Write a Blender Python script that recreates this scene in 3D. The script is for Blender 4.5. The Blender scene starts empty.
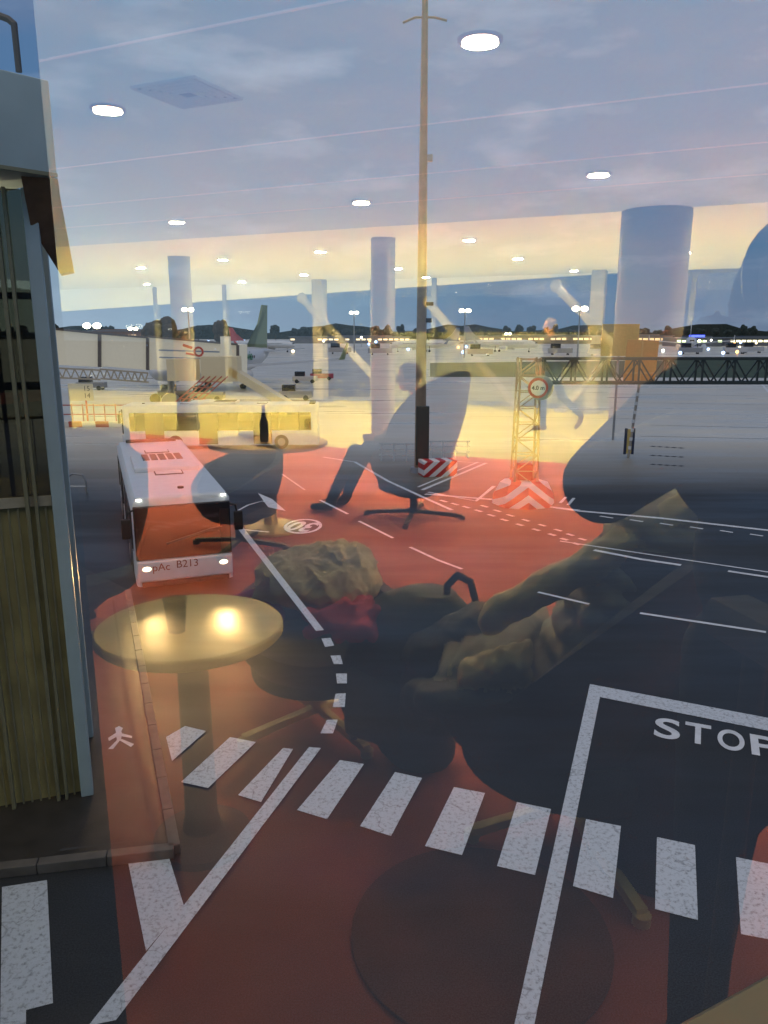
import bpy, bmesh, math, random
from mathutils import Vector, Matrix, Euler
R = math.radians
random.seed(7)
scn = bpy.context.scene
COL = scn.collection
# ------------------------------------------------------------------ camera
F = 769.0
PITCH = R(13.1)
CAMZ = 8.0
CAM = Vector((0, 0, CAMZ))
cd = bpy.data.cameras.new('camera'); cam = bpy.data.objects.new('camera', cd); COL.objects.link(cam)
cam.location = CAM; cam.rotation_euler = (R(90) - PITCH, 0, 0)
cd.sensor_fit = 'VERTICAL'; cd.sensor_height = 36.0; cd.lens = 36.0 * F / 1024
cd.clip_start = 0.01; cd.clip_end = 6000
scn.camera = cam
FW = Vector((0, math.cos(PITCH), -math.sin(PITCH))); UP = Vector((0, math.sin(PITCH), math.cos(PITCH))); RT = Vector((1, 0, 0))
def ray(px, py):
    return FW + RT * ((px - 384) / F) + UP * ((512 - py) / F)
def gp(px, py, z=0.0):            # point of the photo at a known height
    d = ray(px, py); t = (z - CAMZ) / d.z
    return CAM + d * t
def dp(px, py, dist):             # point of the photo at a known ground distance along +y
    d = ray(px, py); return CAM + d * (dist / d.y)
# window plane of the lounge: outward normal turned 25 degrees right of the view
A = R(25); D = 0.55
N = Vector((math.sin(A), math.cos(A), 0)); T = Vector((math.cos(A), -math.sin(A), 0))
O = Vector((0, 0, 0)) + N * D
FLZ = CAMZ - 1.55                  # lounge floor
CEZ = CAMZ + 1.17                  # lounge ceiling
def I(s, q, z=FLZ):                # lounge coordinates: s along the glass, q metres inside it
    return Vector((O.x, O.y, 0)) + T * s - N * q + Vector((0, 0, z))
def mir(px, py, z):                # lounge position (s,q) of what the pane mirrors at a pixel, for a known height
    v = gp(px, py, z) if abs(z - CAMZ) > 1e-6 else None
    return (v.dot(T), v.dot(N) - D)
def mird(px, py, q):               # the same for a known distance inside the glass: (s, z)
    d = ray(px, py); t = (q + D) / d.dot(N); v = CAM + d * t
    return (v.dot(T), v.z)
# ------------------------------------------------------------------ materials
MATS = {}
def mat(name, col=(.5, .5, .5), rough=.5, metal=0, noise=0, nscale=8, emis=None, estr=0, bump=0, bscale=60, spec=.5, coat=0, alpha=None):
    if name in MATS: return MATS[name]
    m = bpy.data.materials.new(name); m.use_nodes = True; nt = m.node_tree
    b = nt.nodes['Principled BSDF']
    b.inputs['Base Color'].default_value = (*col, 1); b.inputs['Roughness'].default_value = rough
    b.inputs['Metallic'].default_value = metal; b.inputs['Specular IOR Level'].default_value = spec
    b.inputs['Coat Weight'].default_value = coat
    tc = nt.nodes.new('ShaderNodeTexCoord')
    if noise > 0:
        n = nt.nodes.new('ShaderNodeTexNoise'); n.inputs['Scale'].default_value = nscale; n.inputs['Detail'].default_value = 5
        nt.links.new(tc.outputs['Object'], n.inputs['Vector'])
        r = nt.nodes.new('ShaderNodeValToRGB')
        r.color_ramp.elements[0].position = .3; r.color_ramp.elements[1].position = .7
        r.color_ramp.elements[0].color = (*[c * (1 - noise) for c in col], 1)
        r.color_ramp.elements[1].color = (*[min(1, c * (1 + noise)) for c in col], 1)
        nt.links.new(n.outputs['Fac'], r.inputs['Fac']); nt.links.new(r.outputs['Color'], b.inputs['Base Color'])
    if bump > 0:
        n = nt.nodes.new('ShaderNodeTexNoise'); n.inputs['Scale'].default_value = bscale; n.inputs['Detail'].default_value = 4
        nt.links.new(tc.outputs['Object'], n.inputs['Vector'])
        bp = nt.nodes.new('ShaderNodeBump'); bp.inputs['Strength'].default_value = bump; bp.inputs['Distance'].default_value = .02
        nt.links.new(n.outputs['Fac'], bp.inputs['Height']); nt.links.new(bp.outputs['Normal'], b.inputs['Normal'])
    if emis:
        b.inputs['Emission Color'].default_value = (*emis, 1); b.inputs['Emission Strength'].default_value = estr
    MATS[name] = m
    return m
def clear_mat(name, tint=(1, 1, 1), scale=3.5, base=0.0, rough=0.0, gtint=(1, 1, 1)):
    m = bpy.data.materials.new(name); m.use_nodes = True; nt = m.node_tree; nt.nodes.clear()
    o = nt.nodes.new('ShaderNodeOutputMaterial'); mx = nt.nodes.new('ShaderNodeMixShader')
    t = nt.nodes.new('ShaderNodeBsdfTransparent'); t.inputs[0].default_value = (*tint, 1)
    g = nt.nodes.new('ShaderNodeBsdfGlossy'); g.inputs['Roughness'].default_value = rough; g.inputs[0].default_value = (*gtint, 1)
    f = nt.nodes.new('ShaderNodeFresnel'); f.inputs['IOR'].default_value = 1.45
    # back faces would see 1/ior: take the pane's geometric angle through abs()
    ge = nt.nodes.new('ShaderNodeNewGeometry')
    vm = nt.nodes.new('ShaderNodeVectorMath'); vm.operation = 'DOT_PRODUCT'
    nt.links.new(ge.outputs['Normal'], vm.inputs[0]); nt.links.new(ge.outputs['Incoming'], vm.inputs[1])
    ab = nt.nodes.new('ShaderNodeMath'); ab.operation = 'ABSOLUTE'; nt.links.new(vm.outputs['Value'], ab.inputs[0])
    om = nt.nodes.new('ShaderNodeMath'); om.operation = 'SUBTRACT'; om.inputs[0].default_value = 1; nt.links.new(ab.outputs[0], om.inputs[1])
    pw = nt.nodes.new('ShaderNodeMath'); pw.operation = 'POWER'; pw.inputs[1].default_value = 5; nt.links.new(om.outputs[0], pw.inputs[0])
    ma = nt.nodes.new('ShaderNodeMath'); ma.operation = 'MULTIPLY_ADD'
    r0 = .034 * scale + base
    nt.links.new(pw.outputs[0], ma.inputs[0]); ma.inputs[1].default_value = 1 - r0; ma.inputs[2].default_value = r0; ma.use_clamp = True
    nt.nodes.remove(f)
    nt.links.new(ma.outputs[0], mx.inputs[0]); nt.links.new(t.outputs[0], mx.inputs[1]); nt.links.new(g.outputs[0], mx.inputs[2])
    nt.links.new(mx.outputs[0], o.inputs[0]); MATS[name] = m
    return m
# ------------------------------------------------------------------ mesh builder
class MB:
    def __init__(s): s.bm = bmesh.new()
    def _add(s, geom, M, mi=0):
        vs = [g for g in geom if isinstance(g, bmesh.types.BMVert)]
        bmesh.ops.transform(s.bm, matrix=M, verts=vs)
        for v in vs:
            for f in v.link_faces: f.material_index = mi
        return vs
    def box(s, c, size, rot=(0, 0, 0), mi=0, bevel=0):
        r = bmesh.ops.create_cube(s.bm, size=1)
        vs = s._add(r['verts'], Matrix.Translation(Vector(c)) @ Euler(rot).to_matrix().to_4x4() @ Matrix.Diagonal((*size, 1)), mi)
        if bevel:
            es = list({e for v in vs for e in v.link_edges})
            r2 = bmesh.ops.bevel(s.bm, geom=es, offset=bevel, segments=3, affect='EDGES', profile=.6)
            for f in r2['faces']: f.material_index = mi
        return s
    def cyl(s, p0, p1, r0, r1=None, seg=16, mi=0, caps=True):
        p0 = Vector(p0); p1 = Vector(p1); r1 = r0 if r1 is None else r1
        d = p1 - p0; L = d.length
        if L < 1e-6: return s
        r = bmesh.ops.create_cone(s.bm, cap_ends=caps, segments=seg, radius1=r0, radius2=r1, depth=L)
        q = d.to_track_quat('Z', 'Y').to_matrix().to_4x4()
        s._add(r['verts'], Matrix.Translation((p0 + p1) / 2) @ q, mi)
        return s
    def bar(s, p0, p1, w, h=None, mi=0):
        p0 = Vector(p0); p1 = Vector(p1); h = h or w
        d = p1 - p0; r = bmesh.ops.create_cube(s.bm, size=1)
        q = d.to_track_quat('Y', 'Z').to_matrix().to_4x4()
        s._add(r['verts'], Matrix.Translation((p0 + p1) / 2) @ q @ Matrix.Diagonal((w, d.length, h, 1)), mi)
        return s
    def tube(s, pts, r, seg=8, mi=0):
        for a, b in zip(pts, pts[1:]): s.cyl(a, b, r, seg=seg, mi=mi)
        for p in pts[1:-1]: s.ball(p, (r, r, r), seg=seg, mi=mi)
        return s
    def ball(s, c, rad, seg=16, mi=0, rot=(0, 0, 0)):
        r = bmesh.ops.create_uvsphere(s.bm, u_segments=seg, v_segments=max(6, seg * 2 // 3), radius=1)
        s._add(r['verts'], Matrix.Translation(Vector(c)) @ Euler(rot).to_matrix().to_4x4() @ Matrix.Diagonal((*rad, 1)), mi)
        return s
    def lathe(s, prof, c=(0, 0, 0), seg=40, mi=0):
        c = Vector(c); rings = []
        for (r, z) in prof:
            if r < 1e-5: rings.append([s.bm.verts.new(c + Vector((0, 0, z)))])
            else: rings.append([s.bm.verts.new(c + Vector((r * math.cos(2 * math.pi * k / seg), r * math.sin(2 * math.pi * k / seg), z))) for k in range(seg)])
        for a, b in zip(rings, rings[1:]):
            for k in range(seg):
                k2 = (k + 1) % seg
                if len(a) == 1 and len(b) == 1: continue
                if len(a) == 1: f = s.bm.faces.new((a[0], b[k2], b[k]))
                elif len(b) == 1: f = s.bm.faces.new((a[k], a[k2], b[0]))
                else: f = s.bm.faces.new((a[k], a[k2], b[k2], b[k]))
                f.material_index = mi
        return s
    def loft(s, rings, closed=True, mi=0, caps=True):
        rv = [[s.bm.verts.new(Vector(p)) for p in r] for r in rings]
        n = len(rv[0])
        for a, b in zip(rv, rv[1:]):
            for k in range(n if closed else n - 1):
                k2 = (k + 1) % n
                f = s.bm.faces.new((a[k], a[k2], b[k2], b[k])); f.material_index = mi
        if caps and closed:
            for r in (rv[0], rv[-1]):
                f = s.bm.faces.new(r); f.material_index = mi
        return s
    def poly(s, pts, mi=0):
        f = s.bm.faces.new([s.bm.verts.new(Vector(p)) for p in pts]); f.material_index = mi
        return s
    def prism(s, pts, vec, mi=0):
        vec = Vector(vec); a = [s.bm.verts.new(Vector(p)) for p in pts]; b = [s.bm.verts.new(Vector(p) + vec) for p in pts]
        n = len(a); fs = [s.bm.faces.new(a), s.bm.faces.new(b)]
        for k in range(n): fs.append(s.bm.faces.new((a[k], a[(k + 1) % n], b[(k + 1) % n], b[k])))
        for f in fs: f.material_index = mi
        return s
    def build(s, name, mats, parent=None, smooth=True, loc=None, rz=0):
        bmesh.ops.recalc_face_normals(s.bm, faces=s.bm.faces[:])
        me = bpy.data.meshes.new(name); s.bm.to_mesh(me); s.bm.free()
        for m in (mats if isinstance(mats, (list, tuple)) else [mats]): me.materials.append(m)
        o = bpy.data.objects.new(name, me); COL.objects.link(o)
        if smooth:
            for p in me.polygons: p.use_smooth = True
            try: me.set_sharp_from_angle(angle=R(40))
            except Exception: pass
        if parent: o.parent = parent
        if loc is not None: o.location = loc
        if rz: o.rotation_euler.z = rz
        return o
def tag(o, label=None, cat=None, group=None, kind=None):
    if label: o['label'] = label
    if cat: o['category'] = cat
    if group: o['group'] = group
    if kind: o['kind'] = kind
    return o
def thing(name, label, cat, loc=(0, 0, 0), rz=0, group=None):
    o = bpy.data.objects.new(name, None); COL.objects.link(o)
    o.empty_display_size = .2; o.location = loc; o.rotation_euler = (0, 0, rz)
    return tag(o, label, cat, group)
def kids(o): return [c for c in COL.objects if c.parent == o]
def dup(o, parent=None):
    c = o.copy(); COL.objects.link(c)
    if parent: c.parent = parent
    for ch in kids(o): dup(ch, c)
    return c
def text_mesh(body, size=1.0, bold=0.0, ext=0.0):
    cu = bpy.data.curves.new('lettering', 'FONT'); cu.body = body; cu.size = size; cu.offset = bold; cu.extrude = ext
    cu.align_x = 'CENTER'; cu.align_y = 'CENTER'
    o = bpy.data.objects.new('lettering', cu); COL.objects.link(o)
    dg = bpy.context.evaluated_depsgraph_get(); me = bpy.data.meshes.new_from_object(o.evaluated_get(dg))
    bpy.data.objects.remove(o); return me
def text_obj(name, body, size, m, parent=None, M=None, bold=0, mirror=False):
    me = text_mesh(body, size, bold); me.materials.clear(); me.materials.append(m)
    if M is not None: me.transform(M)
    o = bpy.data.objects.new(name, me); COL.objects.link(o)
    if parent: o.parent = parent
    return o
def plane_M(origin, xdir, ydir):
    x = Vector(xdir).normalized(); z = x.cross(Vector(ydir)).normalized(); y = z.cross(x)
    M = Matrix((x, y, z)).transposed().to_4x4(); M.translation = Vector(origin); return M
# ------------------------------------------------------------------ world sky
w = bpy.data.worlds.new('dusk_sky'); scn.world = w; w.use_nodes = True; nt = w.node_tree; nt.nodes.clear()
L = nt.links.new
wo = nt.nodes.new('ShaderNodeOutputWorld'); bg = nt.nodes.new('ShaderNodeBackground'); L(bg.outputs[0], wo.inputs[0])
tc = nt.nodes.new('ShaderNodeTexCoord'); sx = nt.nodes.new('ShaderNodeSeparateXYZ'); L(tc.outputs['Generated'], sx.inputs[0])
rmp = nt.nodes.new('ShaderNodeValToRGB'); L(sx.outputs['Z'], rmp.inputs['Fac'])
cr = rmp.color_ramp; cr.elements[0].position = 0.0; cr.elements[0].color = (.10, .165, .25, 1)
cr.elements[1].position = 1; cr.elements[1].color = (.05, .12, .27, 1)
for p, c in ((.06, (.085, .165, .275)), (.2, (.075, .165, .31)), (.45, (.085, .155, .30))):
    e = cr.elements.new(p); e.color = (*c, 1)
# brighter afterglow towards the left
wl = nt.nodes.new('ShaderNodeMapRange'); L(sx.outputs['X'], wl.inputs['Value'])
wl.inputs['From Min'].default_value = .15; wl.inputs['From Max'].default_value = -.45
hz = nt.nodes.new('ShaderNodeMapRange'); L(sx.outputs['Z'], hz.inputs['Value'])
hz.inputs['From Min'].default_value = .22; hz.inputs['From Max'].default_value = .01
mul = nt.nodes.new('ShaderNodeMath'); mul.operation = 'MULTIPLY'; L(wl.outputs[0], mul.inputs[0]); L(hz.outputs[0], mul.inputs[1])
mx = nt.nodes.new('ShaderNodeMix'); mx.data_type = 'RGBA'; L(mul.outputs[0], mx.inputs['Factor']); L(rmp.outputs[0], mx.inputs['A'])
mx.inputs['B'].default_value = (.30, .42, .52, 1)
mp = nt.nodes.new('ShaderNodeMapping'); mp.inputs['Scale'].default_value = (1, 1, 3.2); L(tc.outputs['Generated'], mp.inputs[0])
ns = nt.nodes.new('ShaderNodeTexNoise'); ns.inputs['Scale'].default_value = 3.6; ns.inputs['Detail'].default_value = 7; ns.inputs['Roughness'].default_value = .55
L(mp.outputs[0], ns.inputs['Vector'])
r2 = nt.nodes.new('ShaderNodeValToRGB'); L(ns.outputs['Fac'], r2.inputs['Fac'])
r2.color_ramp.elements[0].position = .44; r2.color_ramp.elements[0].color = (0, 0, 0, 1); r2.color_ramp.elements[1].position = .72; r2.color_ramp.elements[1].color = (1, 1, 1, 1)
m2 = nt.nodes.new('ShaderNodeMath'); m2.operation = 'MULTIPLY'; m2.inputs[1].default_value = .6; L(r2.outputs[0], m2.inputs[0])
mx2 = nt.nodes.new('ShaderNodeMix'); mx2.data_type = 'RGBA'; L(m2.outputs[0], mx2.inputs['Factor']); L(mx.outputs['Result'], mx2.inputs['A'])
mx2.inputs['B'].default_value = (.17, .20, .30, 1)
# bright ragged cloud edges
n3 = nt.nodes.new('ShaderNodeTexNoise'); n3.inputs['Scale'].default_value = 8; n3.inputs['Detail'].default_value = 6; L(mp.outputs[0], n3.inputs['Vector'])
r3 = nt.nodes.new('ShaderNodeValToRGB'); L(n3.outputs['Fac'], r3.inputs['Fac'])
r3.color_ramp.elements[0].position = .53; r3.color_ramp.elements[0].color = (0, 0, 0, 1); r3.color_ramp.elements[1].position = .78; r3.color_ramp.elements[1].color = (1, 1, 1, 1)
m3 = nt.nodes.new('ShaderNodeMath'); m3.operation = 'MULTIPLY'; m3.inputs[1].default_value = .4; L(r3.outputs[0], m3.inputs[0])
mx3 = nt.nodes.new('ShaderNodeMix'); mx3.data_type = 'RGBA'; L(m3.outputs[0], mx3.inputs['Factor']); L(mx2.outputs['Result'], mx3.inputs['A'])
mx3.inputs['B'].default_value = (.34, .42, .54, 1)
L(mx3.outputs['Result'], bg.inputs[0]); bg.inputs[1].default_value = 1.3
# ------------------------------------------------------------------ shared materials
WHITE = mat('white_paint', (.72, .73, .74), .45, noise=.05)
BUSW = mat('bus_white', (.62, .66, .70), .3, noise=.05, nscale=3)
DARKGL = mat('dark_bus_glass', (.012, .012, .014), .06, spec=.7)
BLACK = mat('black_rubber', (.012, .012, .013), .6)
STEEL = mat('grey_steel', (.32, .33, .34), .4, metal=.6)
MAST = mat('mast_steel', (.34, .25, .17), .45, metal=.3, noise=.15, nscale=2)
RED = mat('signal_red', (.55, .03, .02), .45)
SIGNW = mat('sign_white', (.8, .78, .76), .5)
def marking_mat():
    m = bpy.data.materials.new('road_marking_paint'); m.use_nodes = True; nt = m.node_tree; b = nt.nodes['Principled BSDF']
    b.inputs['Roughness'].default_value = .5
    tc = nt.nodes.new('ShaderNodeTexCoord'); n = nt.nodes.new('ShaderNodeTexNoise'); n.inputs['Scale'].default_value = 14; n.inputs['Detail'].default_value = 10; n.inputs['Roughness'].default_value = .75
    nt.links.new(tc.outputs['Object'], n.inputs['Vector'])
    v = nt.nodes.new('ShaderNodeTexVoronoi'); v.feature = 'DISTANCE_TO_EDGE'; v.inputs['Scale'].default_value = .5
    n2 = nt.nodes.new('ShaderNodeTexNoise'); n2.inputs['Scale'].default_value = 2; nt.links.new(tc.outputs['Object'], n2.inputs['Vector'])
    ad = nt.nodes.new('ShaderNodeVectorMath'); ad.operation = 'ADD'; nt.links.new(tc.outputs['Object'], ad.inputs[0]); nt.links.new(n2.outputs['Color'], ad.inputs[1])
    nt.links.new(ad.outputs[0], v.inputs['Vector'])
    r = nt.nodes.new('ShaderNodeValToRGB'); r.color_ramp.elements[0].position = .32; r.color_ramp.elements[0].color = (.2, .21, .22, 1); r.color_ramp.elements[1].position = .5; r.color_ramp.elements[1].color = (.62, .66, .70, 1)
    nt.links.new(n.outputs['Fac'], r.inputs[0])
    r2 = nt.nodes.new('ShaderNodeValToRGB'); r2.color_ramp.elements[0].position = .0; r2.color_ramp.elements[0].color = (.6, .6, .6, 1); r2.color_ramp.elements[1].position = .008
    nt.links.new(v.outputs['Distance'], r2.inputs[0])
    mm = nt.nodes.new('ShaderNodeMix'); mm.data_type = 'RGBA'; mm.blend_type = 'MULTIPLY'; mm.inputs['Factor'].default_value = 1
    nt.links.new(r.outputs[0], mm.inputs['A']); nt.links.new(r2.outputs[0], mm.inputs['B']); nt.links.new(mm.outputs['Result'], b.inputs['Base Color'])
    return m
PAINT = marking_mat()
PAINT2 = mat('far_marking_paint', (.7, .72, .74), .5, noise=.15, nscale=3)
def ground_mat():
    m = bpy.data.materials.new('wet_asphalt'); m.use_nodes = True; nt = m.node_tree; b = nt.nodes['Principled BSDF']
    tc = nt.nodes.new('ShaderNodeTexCoord')
    def noise(sc, det=6, src=None, ro=.6):
        n = nt.nodes.new('ShaderNodeTexNoise'); n.inputs['Scale'].default_value = sc; n.inputs['Detail'].default_value = det; n.inputs['Roughness'].default_value = ro
        nt.links.new(src or tc.outputs['Object'], n.inputs['Vector']); return n
    def ramp(n, p0, c0, p1, c1):
        r = nt.nodes.new('ShaderNodeValToRGB'); r.color_ramp.elements[0].position = p0; r.color_ramp.elements[0].color = (*c0, 1)
        r.color_ramp.elements[1].position = p1; r.color_ramp.elements[1].color = (*c1, 1); nt.links.new(n, r.inputs[0]); return r
    big = ramp(noise(.12).outputs['Fac'], .35, (.018, .020, .022), .65, (.036, .040, .044))
    fine = ramp(noise(45, 2).outputs['Fac'], .35, (.55, .55, .55), .7, (1.5, 1.5, 1.5))
    mm = nt.nodes.new('ShaderNodeMix'); mm.data_type = 'RGBA'; mm.blend_type = 'MULTIPLY'; mm.inputs['Factor'].default_value = 1
    nt.links.new(big.outputs[0], mm.inputs['A']); nt.links.new(fine.outputs[0], mm.inputs['B'])
    # far apron is paler concrete
    sp = nt.nodes.new('ShaderNodeSeparateXYZ'); nt.links.new(tc.outputs['Object'], sp.inputs[0])
    mr = nt.nodes.new('ShaderNodeMapRange'); nt.links.new(sp.outputs['Y'], mr.inputs['Value']); mr.inputs['From Min'].default_value = 38; mr.inputs['From Max'].default_value = 60
    con = ramp(noise(.05).outputs['Fac'], .3, (.50, .48, .42), .7, (.66, .62, .52))
    m4 = nt.nodes.new('ShaderNodeMix'); m4.data_type = 'RGBA'; nt.links.new(mr.outputs[0], m4.inputs['Factor']); nt.links.new(mm.outputs['Result'], m4.inputs['A']); nt.links.new(con.outputs[0], m4.inputs['B'])
    nt.links.new(m4.outputs['Result'], b.inputs['Base Color'])
    mp = nt.nodes.new('ShaderNodeMapping'); mp.inputs['Scale'].default_value = (.25, 1.3, 1); nt.links.new(tc.outputs['Object'], mp.inputs[0])
    wet = noise(.16, 5, mp.outputs[0]); rr = ramp(wet.outputs['Fac'], .38, (.25, .25, .25), .62, (.55, .55, .55))
    iv = nt.nodes.new('ShaderNodeMath'); iv.operation = 'MULTIPLY_ADD'; iv.inputs[1].default_value = -.15; iv.inputs[2].default_value = .15; nt.links.new(mr.outputs[0], iv.inputs[0])
    ad2 = nt.nodes.new('ShaderNodeMath'); ad2.operation = 'ADD'; nt.links.new(rr.outputs[0], ad2.inputs[0]); nt.links.new(iv.outputs[0], ad2.inputs[1]); nt.links.new(ad2.outputs[0], b.inputs['Roughness'])
    bp = nt.nodes.new('ShaderNodeBump'); bp.inputs['Strength'].default_value = .25; bp.inputs['Distance'].default_value = .006
    nt.links.new(noise(70, 2).outputs['Fac'], bp.inputs['Height']); nt.links.new(bp.outputs['Normal'], b.inputs['Normal'])
    return m
g = MB(); g.poly([(-1500, -300, 0), (1500, -300, 0), (1500, 2500, 0), (-1500, 2500, 0)]); tag(g.build('ground', ground_mat(), smooth=False), kind='structure')
sd = bpy.data.lights.new('apron_fill', 'SUN'); sd.energy = 1.15; sd.angle = R(80); sd.color = (1, .80, .52)  # added soft warm fill that lifts and neutralises the apron
so = bpy.data.objects.new('apron_fill', sd); COL.objects.link(so); so.rotation_euler = (R(18), 0, 0)
# ------------------------------------------------------------------ road markings
def marks(pts_list, label, m=PAINT, z=.008):
    for pts in pts_list:
        b = MB(); b.poly([gp(x, y, z) for x, y in pts])
        o = b.build('road_marking', m, smooth=False); tag(o, kind='structure')
ZEB = [[(166,737),(185,726),(206,731),(172,761)], [(181,782),(230,737),(256,742),(208,788)], [(238,795),(283,748),(293,749),(261,802)],
 [(297,810),(340,760),(364,764),(327,819)], [(360,826),(395,772),(422,778),(391,836)], [(425,846),(454,787),(485,793),(462,855)],
 [(497,866),(517,802),(551,809),(535,875)], [(573,886),(586,819),(621,826),(613,898)], [(655,909),(657,837),(695,845),(698,920)],
 [(741,934),(736,857),(775,865),(784,942)], [(128,862),(168,854),(184,906),(146,951)], [(2,887),(47,880),(53,1003),(26,1010),(26,1034),(0,1034)]]
marks(ZEB, '')
# one polyline painted line
def line_mark(pts, w, m=PAINT2, z=.009, px=True):
    P = [gp(x, y, z) for x, y in pts] if px else [Vector((*p, z)) for p in pts]
    b = MB()
    Ls, Rs = [], []
    for i, p in enumerate(P):
        d = (P[min(i + 1, len(P) - 1)] - P[max(i - 1, 0)]).normalized(); n = Vector((-d.y, d.x, 0)) * w / 2
        Ls.append(p + n); Rs.append(p - n)
    for i in range(len(P) - 1): b.poly([Ls[i], Ls[i + 1], Rs[i + 1], Rs[i]])
    o = b.build('road_marking', m, smooth=False); tag(o, kind='structure'); return o
marks([[(88,1026),(116,1020),(321,748),(309,747)], [(590,684),(600,697),(534,1026),(514,1026)]], '')
marks([[(590,684),(790,722),(790,735),(600,697)]], '', z=.0085)
marks([[(238,529),(243,527),(324,630),(316,631)]], '')
for q in ([(333,380),(358,378),(368,399),(343,403)], [(358,427),(385,426),(392,450),(367,450)], [(373,476),(403,476),(403,503),(376,503)],
          [(372,531),(400,530),(397,568),(364,568)], [(348,603),(378,602),(365,640),(330,640)]):
    marks([[(x / 2.743 + 200, y / 2.743 + 500) for x, y in q]], '')
for pts, w_ in (([(359,521),(393,538)],.14), ([(410,547),(438,560),(462,569)],.14), ([(320,500),(348,514)],.14), ([(237,529),(269,532)],.12),
                ([(237,511),(248,505),(262,501),(275,505)],.12), ([(538,592),(589,604)],.13), ([(640,613),(766,632)],.15), ([(282,474),(305,490)],.12),
                ([(323,457),(355,462),(388,481),(425,498),(452,510)],.2),
                ([(425,494),(500,500),(580,511),(660,518),(775,531)],.28), ([(594,550),(640,559),(681,565)],.22), ([(560,541),(640,553),(775,573)],.12), ([(728,571),(775,578)],.2),
                ([(422,490),(486,463),(446,461)],.22), ([(428,492),(476,501),(494,486)],.2), ([(418,487),(478,462)],.15), ([(489,499),(580,510)],.1),
                ([(560,503),(566,497)],.15), ([(568,505),(574,498)],.15), ([(760,382),(772,396)],.3), ([(80,398),(240,384)],.2), ([(250,351),(420,349)],.4), ([(70,402),(150,398)],.3)):
    line_mark(pts, w_)
pa = [(440,500),(470,508),(504,520),(547,533),(579,545)]
for k in range(11):
    t = k / 10.5 * 4; i = min(3, int(t)); f = t - i
    x = pa[i][0] + (pa[i+1][0] - pa[i][0]) * f; y = pa[i][1] + (pa[i+1][1] - pa[i][1]) * f
    line_mark([(x, y), (x + 7, y + 2)], .2)
    if k > 2: line_mark([(x + 6, y - 4.5), (x + 13, y - 2.5)], .18)
for k in range(6): line_mark([(600 + k * 30, 516 + k * 3.6), (613 + k * 30, 518 + k * 3.6)], .15)
marks([[(258,493),(272,499),(286,511),(268,507)]], '', PAINT2)
# far apron dashes seen beyond
for r_ in range(3):
    for k in range(5):
        line_mark([(651 + k * 7, 446 + r_ * 9 + k * .4), (655 + k * 7, 446.6 + r_ * 9 + k * .4)], .35, mat('dark_paint', (.02, .02, .02), .6))
for y0, x0, x1 in ((425,650,775),(436,640,775),(393,560,775),(402,600,775),(416,470,640)): line_mark([(x0, y0), (x1, y0 + 3)], .1, mat('joint', (.06, .06, .06), .7))
# STOP lettering, stretched along the lane
def ground_text(body, cx, cy, x2, y2, hpx, size_w, bold=.02, flip=False):
    c = gp(cx, cy, .01); e = gp(x2, y2, .01); xd = (e - c).normalized(); top = gp(cx + 2, cy - hpx, .01); h = (top - c).length
    yd = Vector((-xd.y, xd.x, 0))
    if flip: xd = -xd; yd = -yd
    M = Matrix((xd, yd, Vector((0, 0, 1)))).transposed().to_4x4(); M.translation = c
    me = text_mesh(body, 1.0, bold)
    xs = [v.co.x for v in me.vertices]; ys = [v.co.y for v in me.vertices]
    me.transform(M @ Matrix.Diagonal((size_w / (max(xs) - min(xs)), h / (max(ys) - min(ys)), 1, 1)))
    me.materials.clear(); me.materials.append(PAINT2); o = bpy.data.objects.new('road_marking', me); COL.objects.link(o); tag(o, kind='structure')
    return o
for ch, x, y in (('S', 667, 729.5), ('T', 698, 734.5), ('O', 731, 741), ('P', 763, 747)):
    ground_text(ch, x, y, x + 30, y + 5.4, 19, .50)
b = MB(); c = gp(303, 526, .01); ra = .98; rb = .98
rx = (gp(322, 526, .01) - c).length; ry = (gp(303, 519, .01) - c).length
n = 40
for k in range(n):
    a0, a1 = 2 * math.pi * k / n, 2 * math.pi * (k + 1) / n
    P = lambda a, s: c + Vector((rx * s * math.cos(a), ry * s * math.sin(a), 0))
    b.poly([P(a0, 1), P(a1, 1), P(a1, .84), P(a0, .84)])
tag(b.build('road_marking', PAINT2, smooth=False), kind='structure')
ground_text('30', 303, 526, 340, 529, 9, 1.15, .03, flip=True)
# walking figure painted on the pavement
wc = gp(120, 738, .18)
def wm(x, y): return gp(x, y, .155)
b = MB()
for q in ([(115,728),(119,726),(123,728),(121,732),(116,732)], [(116,732),(122,732),(121,740),(117,742)], [(117,732),(108,738),(109,741),(118,736)], [(121,733),(132,736),(132,738),(120,736)],
          [(117,740),(121,739),(113,749),(108,749)], [(119,740),(122,739),(134,744),(131,747)]):
    b.poly([wm(*p) for p in q])
tag(b.build('road_marking', PAINT2, smooth=False), kind='structure')
# ------------------------------------------------------------------ kerbed pavement by the tower
KERB = mat('kerb_stone', (.12, .105, .09), .6, noise=.2, nscale=4); PAV = mat('pavement_asphalt', (.035, .03, .026), .45, noise=.3, nscale=3, bump=.3)
pts = [gp(x, y, 0) for x, y in ((128,594),(175,855),(-260,905))]
pl = pts + [Vector((-40, 24, 0)), Vector((-11, 26, 0))]
b = MB(); b.prism(pl, (0, 0, .15)); tag(b.build('path', PAV, smooth=False), kind='structure')
b = MB(); Pk = [pts[0], pts[1], pts[2]]
for a_, c_ in zip(Pk, Pk[1:]):
    d = (c_ - a_).normalized(); nn = int((c_ - a_).length / 1.0)
    for k in range(nn): b.box(a_ + (c_ - a_) * ((k + .5) / nn) + Vector((0, 0, .085)), (.18, (c_ - a_).length / nn - .015, .17), (0, 0, math.atan2(-d.x, d.y)), bevel=.015)
tag(b.build('kerb', KERB, smooth=False), kind='structure')
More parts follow.
